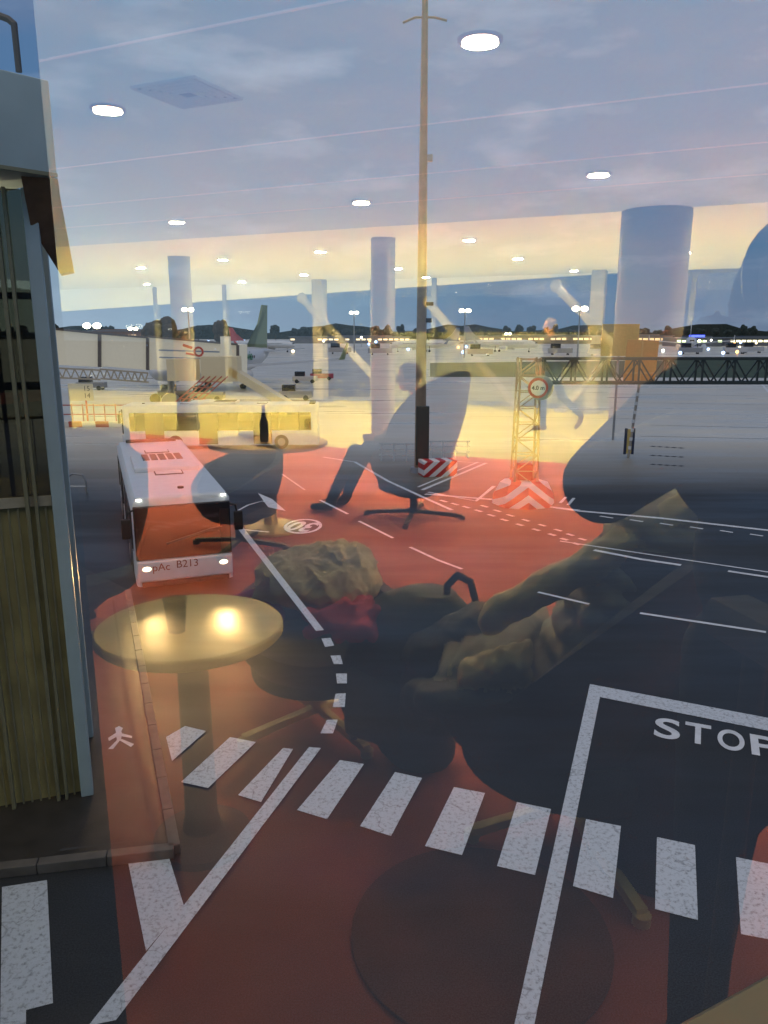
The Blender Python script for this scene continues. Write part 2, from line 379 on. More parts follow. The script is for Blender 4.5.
line_mark([(113,600),(127,700),(156,838),(60,850)], .06, mat('joint', (.06, .06, .06), .7), z=.16)
# ------------------------------------------------------------------ glazed tower at left
TW = gp(93, 795, .15); tz0 = .15
t = thing('glazed_tower', 'grey clad tower with tall tinted ribbed glazing standing on the kerbed pavement', 'tower', (TW.x, TW.y, .15), R(20))
BR = mat('bronze_frame', (.26, .24, .14), .45, metal=.2, noise=.1); OL = mat('olive_glass_panel', (.38, .33, .14), .35, spec=.6, noise=.25, nscale=1.5)
GREY = mat('grey_cladding', (.42, .52, .53), .4, noise=.06, nscale=2)
W_ = 5.6; H_ = 9.9
for cp in ((-.09, .1), (-.1, 2.2), (-W_, .1)): b = MB(); b.box((*cp, H_ / 2), (.2, .22, H_), bevel=.02); b.build('corner_post', GREY, t)
for x in (-.42, -.55, -1.25, -2.0, -2.75, -3.5, -4.3): b = MB(); b.box((x, .06, H_ / 2), (.05 if x > -.5 else .06, .12, H_), bevel=.008); b.build('mullion', BR, t)
b = MB()
for k in range(40): b.box((-.3 - k * .135, .14, 2.6), (.03, .03, 5.2))
b.build('rib', BR, t)
b = MB(); b.box((-2.9, .22, 2.6), (5.6, .05, 5.2)); b.build('lower_panel', OL, t)
pane = clear_mat('tinted_tower_glass', (.33, .32, .24), 2.2)
b = MB(); b.box((-2.9, .16, 7.6), (5.5, .012, 4.6)); b.build('upper_pane', pane, t)
b = MB(); b.box((-.1, 1.2, 5), (.02, 2.0, 9.6)); b.build('side_pane', pane, t)
b = MB(); b.box((-2.9, 1.2, 5.25), (5.4, 2.2, .16)); b.build('landing', mat('landing_concrete', (.4, .36, .26), .7, noise=.1), t)
b = MB(); b.box((-2.9, 2.2, 2.6), (5.5, .05, 5.2)); b.build('rear_panel', OL, t)
b = MB(); b.box((-2.9, .3, 7.05), (5.4, .1, .12)); b.box((-2.9, .3, 8.4), (5.4, .1, .1)); b.box((-.75, .3, 7.6), (.06, .08, 4.6)); b.build('transom', BR, t)
b = MB()
for k in range(26): b.cyl((-.3 - k * .2, 1.9, 5.35), (-.3 - k * .2, 1.9, 6.4), .012, seg=6)
b.cyl((-.3, 1.9, 6.4), (-5.4, 1.9, 6.4), .025, seg=8); b.build('railing', BR, t)
b = MB(); b.box((-1.6, 1.0, 8.95), (1.0, .6, .12), (0, .5, 0)); b.bar((-.9, .5, 8.2), (-2.2, .5, 9.4), .16, .2); b.build('stair_stringer', BR, t)
# roof box
zt, zb = 11.42, 10.16
ba = R(28); bc = Vector((.33, -.3, 0)) + Matrix.Rotation(ba, 3, 'Z') @ Vector((-2.95, 1.3, 0))
b = MB(); b.box((bc.x, bc.y, (zt + zb) / 2 - .15), (5.9, 2.6, zt - zb), (0, 0, ba), bevel=.02); b.build('roof_box', GREY, t)
bd = Vector((.33, -.31, 0)) + Matrix.Rotation(ba, 3, 'Z') @ Vector((-2.95, 0, 0)); b = MB(); b.box((bd.x, bd.y, zb - .12), (5.9, .03, .05), (0, 0, ba)); b.build('drip_edge', BR, t)
WOODP = mat('brown_soffit', (.17, .09, .045), .5, noise=.2, nscale=5)
b = MB(); b.prism([(-.15, -.25, zb - .15), (.33, -.25, zb - .15), (.33, -.22, zb - .3), (.42, .7, zb - 1.35), (.22, .7, zb - 1.4), (-.1, .0, zb - .8)], (0, .5, 0)); b.build('soffit_panel', WOODP, t)
Ti = Matrix.Rotation(-R(20), 3, 'Z')
rp = [Ti @ (dp(px, py, 11.6) - Vector((TW.x, TW.y, .15))) for px, py in ((19, 72), (14, 24), (8, 19), (-20, 8))]
b = MB(); b.tube(rp, .045); b.build('roof_rail', mat('rail_grey', (.12, .12, .12), .5), t)
lt = bpy.data.lights.new('tower_fill', 'POINT'); lt.energy = 250; lt.color = (1, .8, .45); lt.shadow_soft_size = .15  # added fill to brighten the tower inside, no fixture modelled
lo = bpy.data.objects.new('tower_fill', lt); COL.objects.link(lo); lo.parent = t; lo.location = (-2.2, 1.2, 9.3)
# bicycle-like hoops by the tower
for (px, py) in ((84, 489),):
    p = gp(px, py + 4, 0); q = thing('hoop_barrier', 'thin black and white hoop barrier standing beside the tower', 'barrier', p, 0)
    b = MB(); b.tube([(-.9, 0, 0), (-.9, 0, .75), (-.5, 0, 1.0), (0, 0, .95), (.15, 0, .6), (.15, 0, 0)], .045); b.build('hoop', STEEL, q)
    b = MB(); b.tube([(-.9, 0, .35), (.15, 0, .35)], .03); b.build('crossbar', WHITE, q)
# ------------------------------------------------------------------ buses
def bus(name, label, loc, rz, code=None, lights=True, Lb=13.2, Wb=3.0, Hb=3.1):
    """origin on the ground below the middle of the front face; the body runs along +y"""
    t = thing(name, label, 'bus', loc, rz)
    b = MB(); ch = .18
    prof = lambda ins, z0, z1: [(-Wb/2 + ins, z0), (Wb/2 - ins, z0), (Wb/2 - ins, z1 - ch), (Wb/2 - ins - ch * .7, z1), (-Wb/2 + ins + ch * .7, z1), (-Wb/2 + ins, z1 - ch)]
    rings = []
    for y, ins, dz in ((0.0, .10, -.06), (.06, .03, -.01), (.25, 0, 0), (Lb - .25, 0, 0), (Lb - .05, .05, -.02), (Lb, .12, -.08)):
        rings.append([(x, y, z) for x, z in prof(ins, .28, Hb + dz)])
    b.loft(rings); b.build('body', BUSW, t)
    b = MB(); b.box((0, .03, 1.98), (Wb - .06, .14, 1.72), bevel=.05); b.build('windscreen', DARKGL, t)
    b = MB(); b.box((0, .0, .76), (Wb - .06, .18, .66), bevel=.07); b.build('bumper', BUSW, t)
    b = MB(); b.box((0, .0, .36), (Wb - .3, .12, .2), bevel=.03); b.build('skirt', BLACK, t)
    for sgn in (-1, 1):
        b = MB(); b.box((sgn * (Wb/2 + .005), Lb * .5, 1.95), (.02, Lb - 1.0, 1.25), bevel=.008); b.build('side_window', DARKGL, t)
        for y in (1.5, 5.2, 9.0): b = MB(); b.box((sgn * (Wb/2 + .02), y + .7, 1.45), (.02, 1.3, 2.2), bevel=.008); b.build('passenger_door', mat('door_glass', (.03, .03, .03), .12), t)
        for k in range(9): b = MB(); b.box((sgn * (Wb/2 + .022), .9 + k * 1.42, 1.95), (.02, .07, 1.3)); b.build('window_divider', BLACK, t)
        for y in (3.6, Lb - 2.6):
            b = MB(); b.cyl((sgn * (Wb/2 - .28), y, .5), (sgn * (Wb/2 + .03), y, .5), .5, seg=28); wh = b.build('wheel', BLACK, t)
            b = MB(); b.cyl((sgn * (Wb/2 + .0), y, .5), (sgn * (Wb/2 + .045), y, .5), .27, seg=20); b.build('hub', STEEL, wh)
        b = MB(); b.tube([(sgn * (Wb/2 - .1), .05, 2.75), (sgn * (Wb/2 + .12), -.12, 2.7), (sgn * (Wb/2 + .16), -.12, 2.5)], .03); b.box((sgn * (Wb/2 + .2), -.12, 2.2), (.28, .16, .62), bevel=.05); b.build('mirror', BLACK, t)
        b = MB(); b.ball((sgn * (Wb/2 - .32), -.07, .86), (.15, .05, .085)); hl = b.build('headlight', mat('headlight_glow', (1, .9, .7), .3, emis=(1, .85, .55), estr=3.5) if lights else WHITE, t)
        b = MB(); b.box((sgn * (Wb/2 - .22), -.02, Hb - .06), (.14, .06, .05)); b.build('marker_lamp', mat('marker_glow', (1, 1, .9), .3, emis=(1, .95, .8), estr=6) if lights else WHITE, t)
        if lights:
            ld = bpy.data.lights.new('headlight_beam', 'SPOT'); ld.specular_factor = 0; ld.energy = 850; ld.spot_size = R(70); ld.spot_blend = 1; ld.color = (1, .62, .22); ld.shadow_soft_size = .1
            lo = bpy.data.objects.new('headlight_beam', ld); COL.objects.link(lo); lo.parent = hl
            lo.location = (sgn * (Wb/2 - .35), -.2, 1.0); lo.rotation_euler = (R(90), 0, R(180) + sgn * R(-8))
    b = MB(); b.box((0, .06, 1.0), (.02, .02, .02)); b.bm.free()
    b = MB(); b.bar((.75, -.08, 1.95), (-.55, -.08, 1.62), .06, .06); b.bar((.75, -.08, 1.95), (1.2, -.08, 2.0), .11, .08); b.build('wiper', BLACK, t)
    b = MB(); b.bar((1.28, .0, 1.2), (1.28, .0, 2.6), .3, .1); b.build('pillar_trim', BLACK, t)
    # roof equipment
    b = MB(); b.box((0, 6.2, Hb + .08), (2.3, 3.3, .18), bevel=.06); ac = b.build('air_conditioner', BUSW, t)
    b = MB()
    for k in range(5): b.box((-.62 + k * .31, 7.0, Hb + .175), (.24, 1.5, .03))
    b.build('fan_grille', mat('vent_dark', (.05, .05, .05), .6), ac)
    for hy in (4.2, 9.6):
        b = MB(); b.box((0, hy, Hb + .025), (.9, .62, .05), bevel=.02); ht = b.build('roof_hatch', BUSW, t)
        b = MB(); b.box((0, hy, Hb + .012), (.98, .70, .04)); b.build('hatch_seal', BLACK, ht)
    b = MB(); b.box((0, Lb - .4, Hb + .03), (2.2, .4, .14)); b.build('rear_vent', BLACK, t)
    b = MB(); b.cyl((.1, 1.2, Hb), (.1, 1.2, Hb + .06), .1, seg=16); b.build('antenna', BLACK, t)
    if code:
        text_obj('fleet_number', code, .34, mat('fleet_ink', (.16, .05, .03), .5), t, plane_M((.05, -.1, .92), (1, 0, 0), (0, 0, 1)))
        text_obj('operator_mark', 'pAc', .34, mat('fleet_ink2', (.25, .06, .03), .5), t, plane_M((-.75, -.1, .88), (1, 0, 0), (0, 0, 1)))
    return t
fl = gp(133, 497, 3.05); fr = gp(230, 497, 3.05); fm = (fl + fr) / 2
rl = gp(117, 440, 3.05); rr_ = gp(182, 440, 3.05); rm = (rl + rr_) / 2
hd = (rm - fm); rzb = math.atan2(-hd.x, hd.y)
bus('apron_bus', 'white apron bus numbered B213 coming head-on with headlights lit', (fm.x, fm.y, 0), rzb, 'B213', Lb=min(13.4, hd.length))
p2 = gp(126, 450, 0)
bus('apron_bus', 'white apron bus parked side-on behind the head-on bus, dark windows', (p2.x - .2, p2.y + 1.5, 0), R(-90) + R(3), None, lights=False, Lb=13.6)
# ------------------------------------------------------------------ light mast with striped block
def stripes_mat(name, ang=R(45), scale=1.0, c1=(.5, .02, .02), c2=(.8, .76, .74), axis='X'):
    m = bpy.data.materials.new(name); m.use_nodes = True; nt = m.node_tree; b = nt.nodes['Principled BSDF']
    tc = nt.nodes.new('ShaderNodeTexCoord'); sp = nt.nodes.new('ShaderNodeSeparateXYZ'); nt.links.new(tc.outputs['Object'], sp.inputs[0])
    a = nt.nodes.new('ShaderNodeMath'); a.operation = 'ABSOLUTE'
    if axis == 'V': nt.links.new(sp.outputs['X'], a.inputs[0]); src = a.outputs[0]
    else: src = sp.outputs['X']
    s = nt.nodes.new('ShaderNodeMath'); s.operation = 'MULTIPLY_ADD'; s.inputs[1].default_value = math.tan(ang); nt.links.new(src, s.inputs[0]); nt.links.new(sp.outputs['Z'], s.inputs[2])
    f = nt.nodes.new('ShaderNodeMath'); f.operation = 'MULTIPLY'; f.inputs[1].default_value = scale; nt.links.new(s.outputs[0], f.inputs[0])
    fr = nt.nodes.new('ShaderNodeMath'); fr.operation = 'FRACT'; nt.links.new(f.outputs[0], fr.inputs[0])
    gt = nt.nodes.new('ShaderNodeMath'); gt.operation = 'GREATER_THAN'; gt.inputs[1].default_value = .5; nt.links.new(fr.outputs[0], gt.inputs[0])
    mx = nt.nodes.new('ShaderNodeMix'); mx.data_type = 'RGBA'; mx.inputs['A'].default_value = (*c1, 1); mx.inputs['B'].default_value = (*c2, 1)
    nt.links.new(gt.outputs[0], mx.inputs['Factor']); nt.links.new(mx.outputs['Result'], b.inputs['Base Color']); b.inputs['Roughness'].default_value = .5
    return m
mb = gp(420, 472, 0); d0 = mb.y
t = thing('light_mast', 'tall brown tapering light mast with crossarm rising beside the striped block', 'light mast', mb)
b = MB(); b.cyl((0, 0, 0), (0, 0, 12), .34, .26, 20); b.cyl((0, 0, 12), (.0, 0, 27), .26, .14, 20); b.build('pole', MAST, t)
b = MB(); b.cyl((0, 0, 0), (0, 0, .3), .6, .55, 20); b.build('base_flange', STEEL, t)
b = MB(); b.tube([(-1.15, 0, 23.75), (-.5, 0, 24.0), (.5, 0, 24.0), (1.15, 0, 23.85)], .06); b.build('crossarm', MAST, t)
b = MB(); b.box((.35, 0, 17.2), (.3, .3, .35), bevel=.04); b.cyl((.2, 0, 17.2), (0, 0, 17.2), .05); b.build('camera_box', STEEL, t)
b = MB(); b.box((.4, 0, 9.6), (.5, .35, .2), bevel=.04); b.box((.4, 0, 8.7), (.35, .3, .25), bevel=.04); b.cyl((.2, 0, 9.2), (.25, 0, 8.5), .05); b.build('floodlight', BLACK, t)
b = MB(); b.box((.1, -.35, 2.2), (.75, .5, 3.4), bevel=.03); b.build('control_cabinet', mat('cabinet_green', (.03, .05, .045), .5), t)
p = gp(434, 475, 0)
t = thing('striped_block', 'red and white striped concrete block at the foot of the light mast', 'barrier', p + Vector((.2, 0, 0)), R(14))
b = MB(); b.box((0, 0, .45), (2.0, 1.2, .9), bevel=.05); b.build('block', stripes_mat('block_stripes', R(-40), 1.6), t)
# guard frames round the mast
for (px, py, lab) in ((400, 461, 'white and black guard rail frame left of the light mast'), (449, 458, 'white guard rail frame right of the light mast behind the striped block')):
    p = gp(px, py, 0); t = thing('guard_rail', lab, 'guard rail', p, 0)
    for x in (-1.2, -.4, .4, 1.2):
        b = MB(); b.cyl((x, 0, 0), (x, 0, 1.15), .05, seg=8); b.build('post', WHITE, t)
    for z in (.4, .75, 1.1):
        b = MB(); b.box((0, 0, z), (2.7, .06, .1)); b.build('rail', stripes_mat('rail_stripes', R(89), .03, (.03, .03, .03)) if z == .75 and False else WHITE, t)
# ------------------------------------------------------------------ lattice tower with height sign + gantry truss
lp = gp(523, 503, 0); LD = lp.y
t = thing('lattice_pylon', 'slim lattice pylon on a broad red and white striped octagonal foot', 'pylon', lp)
b = MB(); hw = .55
for sx_ in (-1, 1):
    for sy_ in (-1, 1): b.bar((sx_ * hw, sy_ * hw, .8), (sx_ * hw * .8, sy_ * hw * .8, 6.9), .08)
n = 8
for k in range(n):
    z0 = .9 + k * .74; z1 = z0 + .74; s_ = 1 if k % 2 else -1
    for y in (-hw * .9, hw * .9): b.bar((-s_ * hw * .9, y, z0), (s_ * hw * .88, y, z1), .05); b.bar((-hw * .9, y, z1), (hw * .9, y, z1), .05)
    for x in (-hw * .9, hw * .9): b.bar((x, -s_ * hw * .9, z0), (x, s_ * hw * .88, z1), .05)
LAT = mat('lattice_paint', (.45, .34, .22), .5)
b.build('lattice', LAT, t)
b = MB(); b.lathe([(0, 0), (1.5, 0), (1.45, .45), (1.15, 1.05), (.8, 1.15), (0, 1.15)], seg=8); b.build('striped_foot', stripes_mat('foot_stripes', R(38), 1.5, (.62, .06, .04), (.85, .72, .68), 'V'), t, smooth=False)
b = MB(); b.box((0, 0, 1.55), (.7, .6, .75), bevel=.03); b.build('junction_box', mat('box_red', (.35, .03, .02), .5), t)
# round height-limit sign
sp_ = dp(538, 388, LD - 1.0)
t = thing('height_sign', 'round red-rimmed height limit sign reading 4,0 m on the lattice pylon', 'sign', sp_)
b = MB(); b.cyl((0, -.03, 0), (0, .03, 0), .46, seg=36); b.build('rim', RED, t)
b = MB(); b.cyl((0, -.05, 0), (0, -.03, 0), .34, seg=36); b.build('face', SIGNW, t)
text_obj('lettering', '4,0 m', .26, BLACK, t, plane_M((0, -.055, 0), (1, 0, 0), (0, 0, 1)), .008)
b = MB(); b.cyl((.45, .1, 0), (-.35, .75, 0), .04); b.build('bracket', STEEL, t)
b = MB(); b.cyl((.16, .06, -.0), (.16, .1, 0), .56, seg=30); b.build('backing_disc', STEEL, t)
t = thing('gantry_truss', 'long dark lattice gantry beam running right from the lattice pylon', 'gantry', (lp.x, lp.y, 0))
TR = mat('gantry_green', (.045, .06, .055), .5)
b = MB(); x0, x1 = .62, 24.0; za, zb2 = 6.85, 5.75
for y in (-.4, .4):
    b.bar((x0, y, za), (x1, y, za), .12); b.bar((x0, y, zb2), (x1, y, zb2), .12)
    n = 16
    for k in range(n):
        xa = x0 + (x1 - x0) * k / n; xb = x0 + (x1 - x0) * (k + 1) / n; xm = (xa + xb) / 2
        b.bar((xa, y, za), (xm, y, zb2), .06); b.bar((xm, y, zb2), (xb, y, za), .06); b.bar((xa, y, za), (xa, y, zb2), .08)
for k in range(17): xx = x0 + (x1 - x0) * k / 16; b.bar((xx, -.4, zb2), (xx, .4, zb2), .06); b.bar((xx, -.4, za), (xx, .4, za), .06)
b.build('truss', TR, t)
b = MB()
for y in (-.4, .4): b.bar((24, y, 0), (24, y, 6.9), .14)
b.build('end_post', TR, t)
# two brown sign backs
BRN = mat('sign_brown_glow', (.30, .17, .05), .6, noise=.1, emis=(.3, .16, .04), estr=.3); BRN2 = mat('sign_ochre_glow', (.34, .24, .08), .6, noise=.1, emis=(.3, .2, .05), estr=.3)  # boards glow faintly, brightness put into the paint
pb = gp(628, 458, 0)
t = thing('sign_board', 'brown upright board on a slim banded post right of the lattice pylon', 'sign', pb)
zt_ = dp(640, 340, pb.y).z; zb_ = dp(640, 384, pb.y).z; xw = 31 / F * pb.y; xo = dp(641, 360, pb.y).x - pb.x
b = MB(); b.box((xo, 0, (zt_ + zb_) / 2), (xw, .12, zt_ - zb_), (0, R(2), 0), bevel=.02); b.build('board', BRN, t)
b = MB(); b.box((xo, -.08, (zt_ + zb_) / 2), (.1, .05, zt_ - zb_ - .2)); b.box((xo, -.08, zb_ + .7), (xw * .9, .05, .08)); b.build('stiffener', mat('sign_brown_light', (.45, .3, .12), .6), t)
b = MB(); b.cyl((0, 0, 0), (xo, 0, zb_), .09, seg=10); b.build('post', mat('post_grey', (.35, .32, .28), .5), t)
for k in range(7): b = MB(); b.cyl((xo * (k * .12 + .1), 0, zb_ * (k * .12 + .12)), (xo * (k * .12 + .14), 0, zb_ * (k * .12 + .165)), .12, seg=10); b.build('band', WHITE, t)
b = MB(); b.box((-.25, 0, 1.1), (.16, .1, 1.7)); b.box((.25, 0, 1.1), (.16, .1, 1.7)); b.build('guard_plate', mat('navy', (.02, .03, .07), .5), t)
b = MB(); b.box((0, 0, 1.1), (.32, .08, 1.6)); b.build('marker_plate', mat('marker_yellow', (.6, .45, .15), .5), t)
pb = gp(619, 440, 0)
t = thing('sign_board', 'ochre landscape board standing behind the brown upright board', 'sign', pb)
zt_ = dp(620, 324, pb.y).z; zb_ = dp(620, 356, pb.y).z; xw = 36 / F * pb.y; xo = dp(620, 340, pb.y).x - pb.x
b = MB(); b.box((xo, 0, (zt_ + zb_) / 2), (xw, .15, zt_ - zb_), bevel=.02); b.build('board', BRN2, t)
b = MB(); b.cyl((xo, .1, 0), (xo, .1, zt_ - .2), .09, seg=10); b.build('post', STEEL, t)
# ------------------------------------------------------------------ far jet bridge
JB = mat('bridge_cladding_glow', (.62, .58, .48), .5, noise=.05, emis=(.5, .46, .34), estr=.4); ORG = mat('logo_red', (.7, .1, .05), .5)  # cladding glows a little, its brightness put into the material
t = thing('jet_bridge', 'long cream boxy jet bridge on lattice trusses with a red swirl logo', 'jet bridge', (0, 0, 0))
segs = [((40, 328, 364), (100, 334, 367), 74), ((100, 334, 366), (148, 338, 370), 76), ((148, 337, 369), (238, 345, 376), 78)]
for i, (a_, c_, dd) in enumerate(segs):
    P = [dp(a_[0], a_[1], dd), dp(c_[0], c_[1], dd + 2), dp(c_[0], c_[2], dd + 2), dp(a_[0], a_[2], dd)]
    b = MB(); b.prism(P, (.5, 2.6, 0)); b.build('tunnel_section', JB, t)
    b = MB(); b.bar(P[0] + Vector((0, -.05, .05)), P[1] + Vector((0, -.05, .05)), .2, .2); b.bar(P[1] + Vector((0, -.1, 0)), P[2] + Vector((0, -.1, 0)), .35, .25); b.build('section_frame', mat('bridge_trim', (.14, .11, .09), .5), t)
    if i < 2:
        b = MB(); n = 7
        e0, e1 = P[3] + Vector((0, -.1, -.3)), P[2] + Vector((0, -.1, -.3)); dz = Vector((0, 0, -.9))
        b.bar(e0, e1, .15); b.bar(e0 + dz, e1 + dz, .15)
        for k in range(n):
            q0 = e0.lerp(e1, k / n); q1 = e0.lerp(e1, (k + .5) / n) + dz; q2 = e0.lerp(e1, (k + 1) / n); b.bar(q0, q1, .12); b.bar(q1, q2, .12)
        b.build('truss', mat('truss_cream', (.5, .42, .3), .5), t)
c = dp(196, 353, 78.0)
def sw(b, a0, a1, r, cx, cz, th):
    n = 10
    for k in range(n):
        u0 = a0 + (a1 - a0) * k / n; u1 = a0 + (a1 - a0) * (k + 1) / n
        b.bar(c + Vector((cx + r * math.cos(u0), -1.0, cz + r * math.sin(u0))), c + Vector((cx + r * math.cos(u1), -1.0, cz + r * math.sin(u1))), .05, th)
b = MB(); sw(b, R(0), R(360), .42, .5, .15, .2); b.bar(c + Vector((-1.0, -1, .8)), c + Vector((-.1, -1, .5)), .05, .26); b.bar(c + Vector((-.75, -1, .0)), c + Vector((.1, -1, -.15)), .05, .2); b.build('logo', ORG, t)
b = MB()
for z, w2 in ((0, 6), (-.7, 4.5)): b.bar(dp(160, 350, 78) + Vector((0, -.4, z)), dp(160, 350, 78) + Vector((w2, -.5, z - w2 * .03)), .1, .14)
b.build('stripe', mat('bridge_blue', (.3, .38, .48), .5), t)
b = MB(); b.cyl(dp(171, 373, 79.5), gp(171, 403, 0), .35); b.cyl(gp(171, 403, 0), gp(171, 403, .9), 1.2, 1.0); b.build('support_leg', STEEL, t)
for x in (156, 184): p = gp(x, 404, 0); b = MB(); b.cyl(p + Vector((0, -.3, .6)), p + Vector((0, .3, .6)), .6); b.build('wheel', BLACK, t)
b = MB(); pc = dp(216, 350, 76.5); pc = dp(226, 350, 77); b.cyl(pc + Vector((0, 0, -3.2)), pc + Vector((0, 0, 1.3)), .5, seg=24); b.build('rotunda', JB, t)
# ------------------------------------------------------------------ airliners
def airliner(name, label, loc, rz, length=39, tail=(.1, .3, .12), word=None, fin_col=None):
    """nose towards -y, origin on the ground below mid-fuselage"""
    t = thing(name, label, 'aircraft', loc, rz); s = length / 39
    AW = mat('airframe_white', (.66, .67, .68), .3); TM = mat('fin_' + name + str(tail), tail, .4)
    b = MB(); rings = []
    for y, r, z in ((-19.5, .05, 3.3), (-19.1, .7, 3.4), (-18, 1.35, 3.6), (-16, 1.8, 3.85), (-13, 1.95, 4), (8, 1.95, 4), (13, 1.6, 4.25), (17, .9, 4.7), (19.5, .25, 5.0)):
        rings.append([(s * r * math.cos(2 * math.pi * k / 24), s * y, s * (z + r * math.sin(2 * math.pi * k / 24))) for k in range(24)])
    b.loft(rings); b.build('fuselage', AW, t)
    b = MB(); b.prism([(-.12 * s, s * y, s * z) for y, z in ((12.5, 5.4), (17.2, 12.5), (19.4, 12.5), (18.6, 5.6), (10.0, 5.8))], (.24 * s, 0, 0)); b.build('tail_fin', TM, t)
    for sg in (-1, 1):
        b = MB(); b.prism([(sg * 1.5 * s, -4 * s, 3 * s), (sg * 16.5 * s, 4.5 * s, 4.1 * s), (sg * 17 * s, 6 * s, 4.15 * s), (sg * 1.5 * s, 3.5 * s, 3 * s)], (0, 0, .35 * s)); wg = b.build('wing', AW, t)
        b = MB(); b.prism([(sg * 16.7 * s, 4.4 * s, 4.2 * s), (sg * 17.3 * s, 6.6 * s, 6.6 * s), (sg * 17.3 * s, 7.2 * s, 6.6 * s), (sg * 17 * s, 6 * s, 4.2 * s)], (.15 * s, 0, 0)); b.build('winglet', TM, wg)
        b = MB(); b.prism([(sg * .5 * s, 14 * s, 5 * s), (sg * 6.5 * s, 18 * s, 5.4 * s), (sg * 6.5 * s, 19.3 * s, 5.4 * s), (sg * .5 * s, 18 * s, 5 * s)], (0, 0, .2 * s)); b.build('tailplane', AW, t)
        b = MB(); b.cyl((sg * 5 * s, -5.5 * s, 2 * s), (sg * 5 * s, -1.5 * s, 2.2 * s), 1.0 * s, .7 * s, 20); b.build('engine', AW, t)
        b = MB(); b.cyl((sg * 2.8 * s, 1.5 * s, .6 * s), (sg * 2.8 * s, 1.5 * s, 3 * s), .15 * s); b.cyl((sg * 2.5 * s, 1.5 * s, .55 * s), (sg * 3.1 * s, 1.5 * s, .55 * s), .55 * s); b.build('landing_gear', BLACK, t)
        b = MB()
        for k in range(30): b.box((sg * 1.93 * s, (-12.5 + k * .72) * s, 4.45 * s), (.06 * s, .3 * s, .4 * s))
        b.build('cabin_windows', DARKGL, t)['kind'] = 'thing'
    b = MB(); b.cyl((0, -15 * s, .5 * s), (0, -15 * s, 2.6 * s), .12 * s); b.cyl((-.25 * s, -15 * s, .4 * s), (.25 * s, -15 * s, .4 * s), .4 * s); b.build('nose_gear', BLACK, t)
    b = MB(); b.box((0, -18.35 * s, 4.35 * s), (1.7 * s, .9 * s, .5 * s), (R(-28), 0, 0)); b.build('cockpit_window', DARKGL, t)
    if word:
        for sg in (-1, 1):
            text_obj('lettering', word, 2.0 * s, mat('airline_green', (.05, .28, .12), .4), t, plane_M((sg * 2.0 * s, 6.0 * s, 4.6 * s), (0, sg, 0), (0, 0, 1)), .03)
    return t
tl = Vector((-20.0, 131, 0)); ax = Vector((-.22, -.975, 0)).normalized(); mid = tl + ax * 17.5
airliner('airliner', 'white airliner with tall green tail fin parked behind the jet bridge', (mid.x, mid.y, 0), math.atan2(-(-ax.x), -ax.y) if False else math.atan2(ax.x, -ax.y), tail=(.22, .27, .12), word='avia')
p = gp(708, 352, 0)
airliner('airliner', 'white airliner facing the terminal with tall pale fin behind the gantry beam', (p.x, p.y + 20, 0), R(-20), 42, tail=(.6, .65, .68))
p = gp(262, 352, 0)
airliner('airliner', 'distant airliner with red fin beyond the light mast apron', (p.x, p.y, 0), R(70), 32, tail=(.6, .1, .1))
p = gp(500, 352, 0)
airliner('airliner', 'distant pale airliner on the far apron left of the walking man', (p.x, p.y, 0), R(60), 34, tail=(.35, .37, .4))
p = gp(425, 352, 0)
airliner('airliner', 'distant white airliner directly behind the light mast', (p.x, p.y, 0), R(-75), 32, tail=(.1, .15, .3))
# ------------------------------------------------------------------ boarding stairs + equipment behind the buses
p = gp(232, 420, 0)
t = thing('boarding_stairs', 'cream mobile boarding stairs sloping down to the right behind the parked bus', 'boarding stairs', p, 0)
CR = mat('stairs_cream_glow', (.62, .52, .34), .5, emis=(.6, .48, .25), estr=.15)  # cream paint carries a faint glow of its own
sc_ = p.y / F
b = MB(); b.prism([(-.4, 0, 46 * sc_), (0, 0, 52 * sc_), (7.9, 0, 1.0 * sc_), (6.6, 0, .5 * sc_)], (0, 2.4, 0)); b.build('stair_flight', CR, t)
b = MB(); b.box((-1.0, 1.2, 50 * sc_), (3.4, 2.4, 2.3 * 1.0), bevel=.05); b.box((-4.6, 1.2, 49 * sc_), (2.6, 2.2, 2.0)); b.build('platform', CR, t)
b = MB()
for k in range(5): b.bar((-2.4 + k * .55, 0, 43 * sc_), (-6.3 + k * .55, 0, 8 * sc_), .12)
for k in range(6): b.bar((-6.0 + k * .6, .05, (10 + k * 5.5) * sc_), (-3.4 + k * .5, .05, (10 + k * 5.5) * sc_), .09)
b.build('scissor_frame', mat('frame_red', (.5, .12, .08), .5), t)
b = MB(); b.box((0, 1.2, .9), (10, 2.3, .5)); b.build('chassis', STEEL, t)
for x in (-3.5, 3.5):
    for y in (0, 2.4): b = MB(); b.cyl((x, y - .15, .5), (x, y + .15, .5), .5); b.build('wheel', BLACK, t)
def cart(px, py, col, label, w=3.5, h=1.6, cat='ground vehicle', rz=0):
    p = gp(px, py, 0); t = thing('baggage_tractor', label, cat, p, rz); m = mat('cart_%.2f%.2f%.2f' % col, col, .5)
    b = MB(); b.box((0, 0, h * .4), (w, 1.6, h * .45), bevel=.08); b.build('body', m, t)
    b = MB(); b.box((-w * .2, 0, h * .82), (w * .4, 1.4, h * .45), bevel=.06); b.build('cab', DARKGL, t)
    for x in (-w * .32, w * .32):
        for y in (-.75, .75): b = MB(); b.cyl((x, y - .1, .32), (x, y + .1, .32), .32); b.build('wheel', BLACK, t)
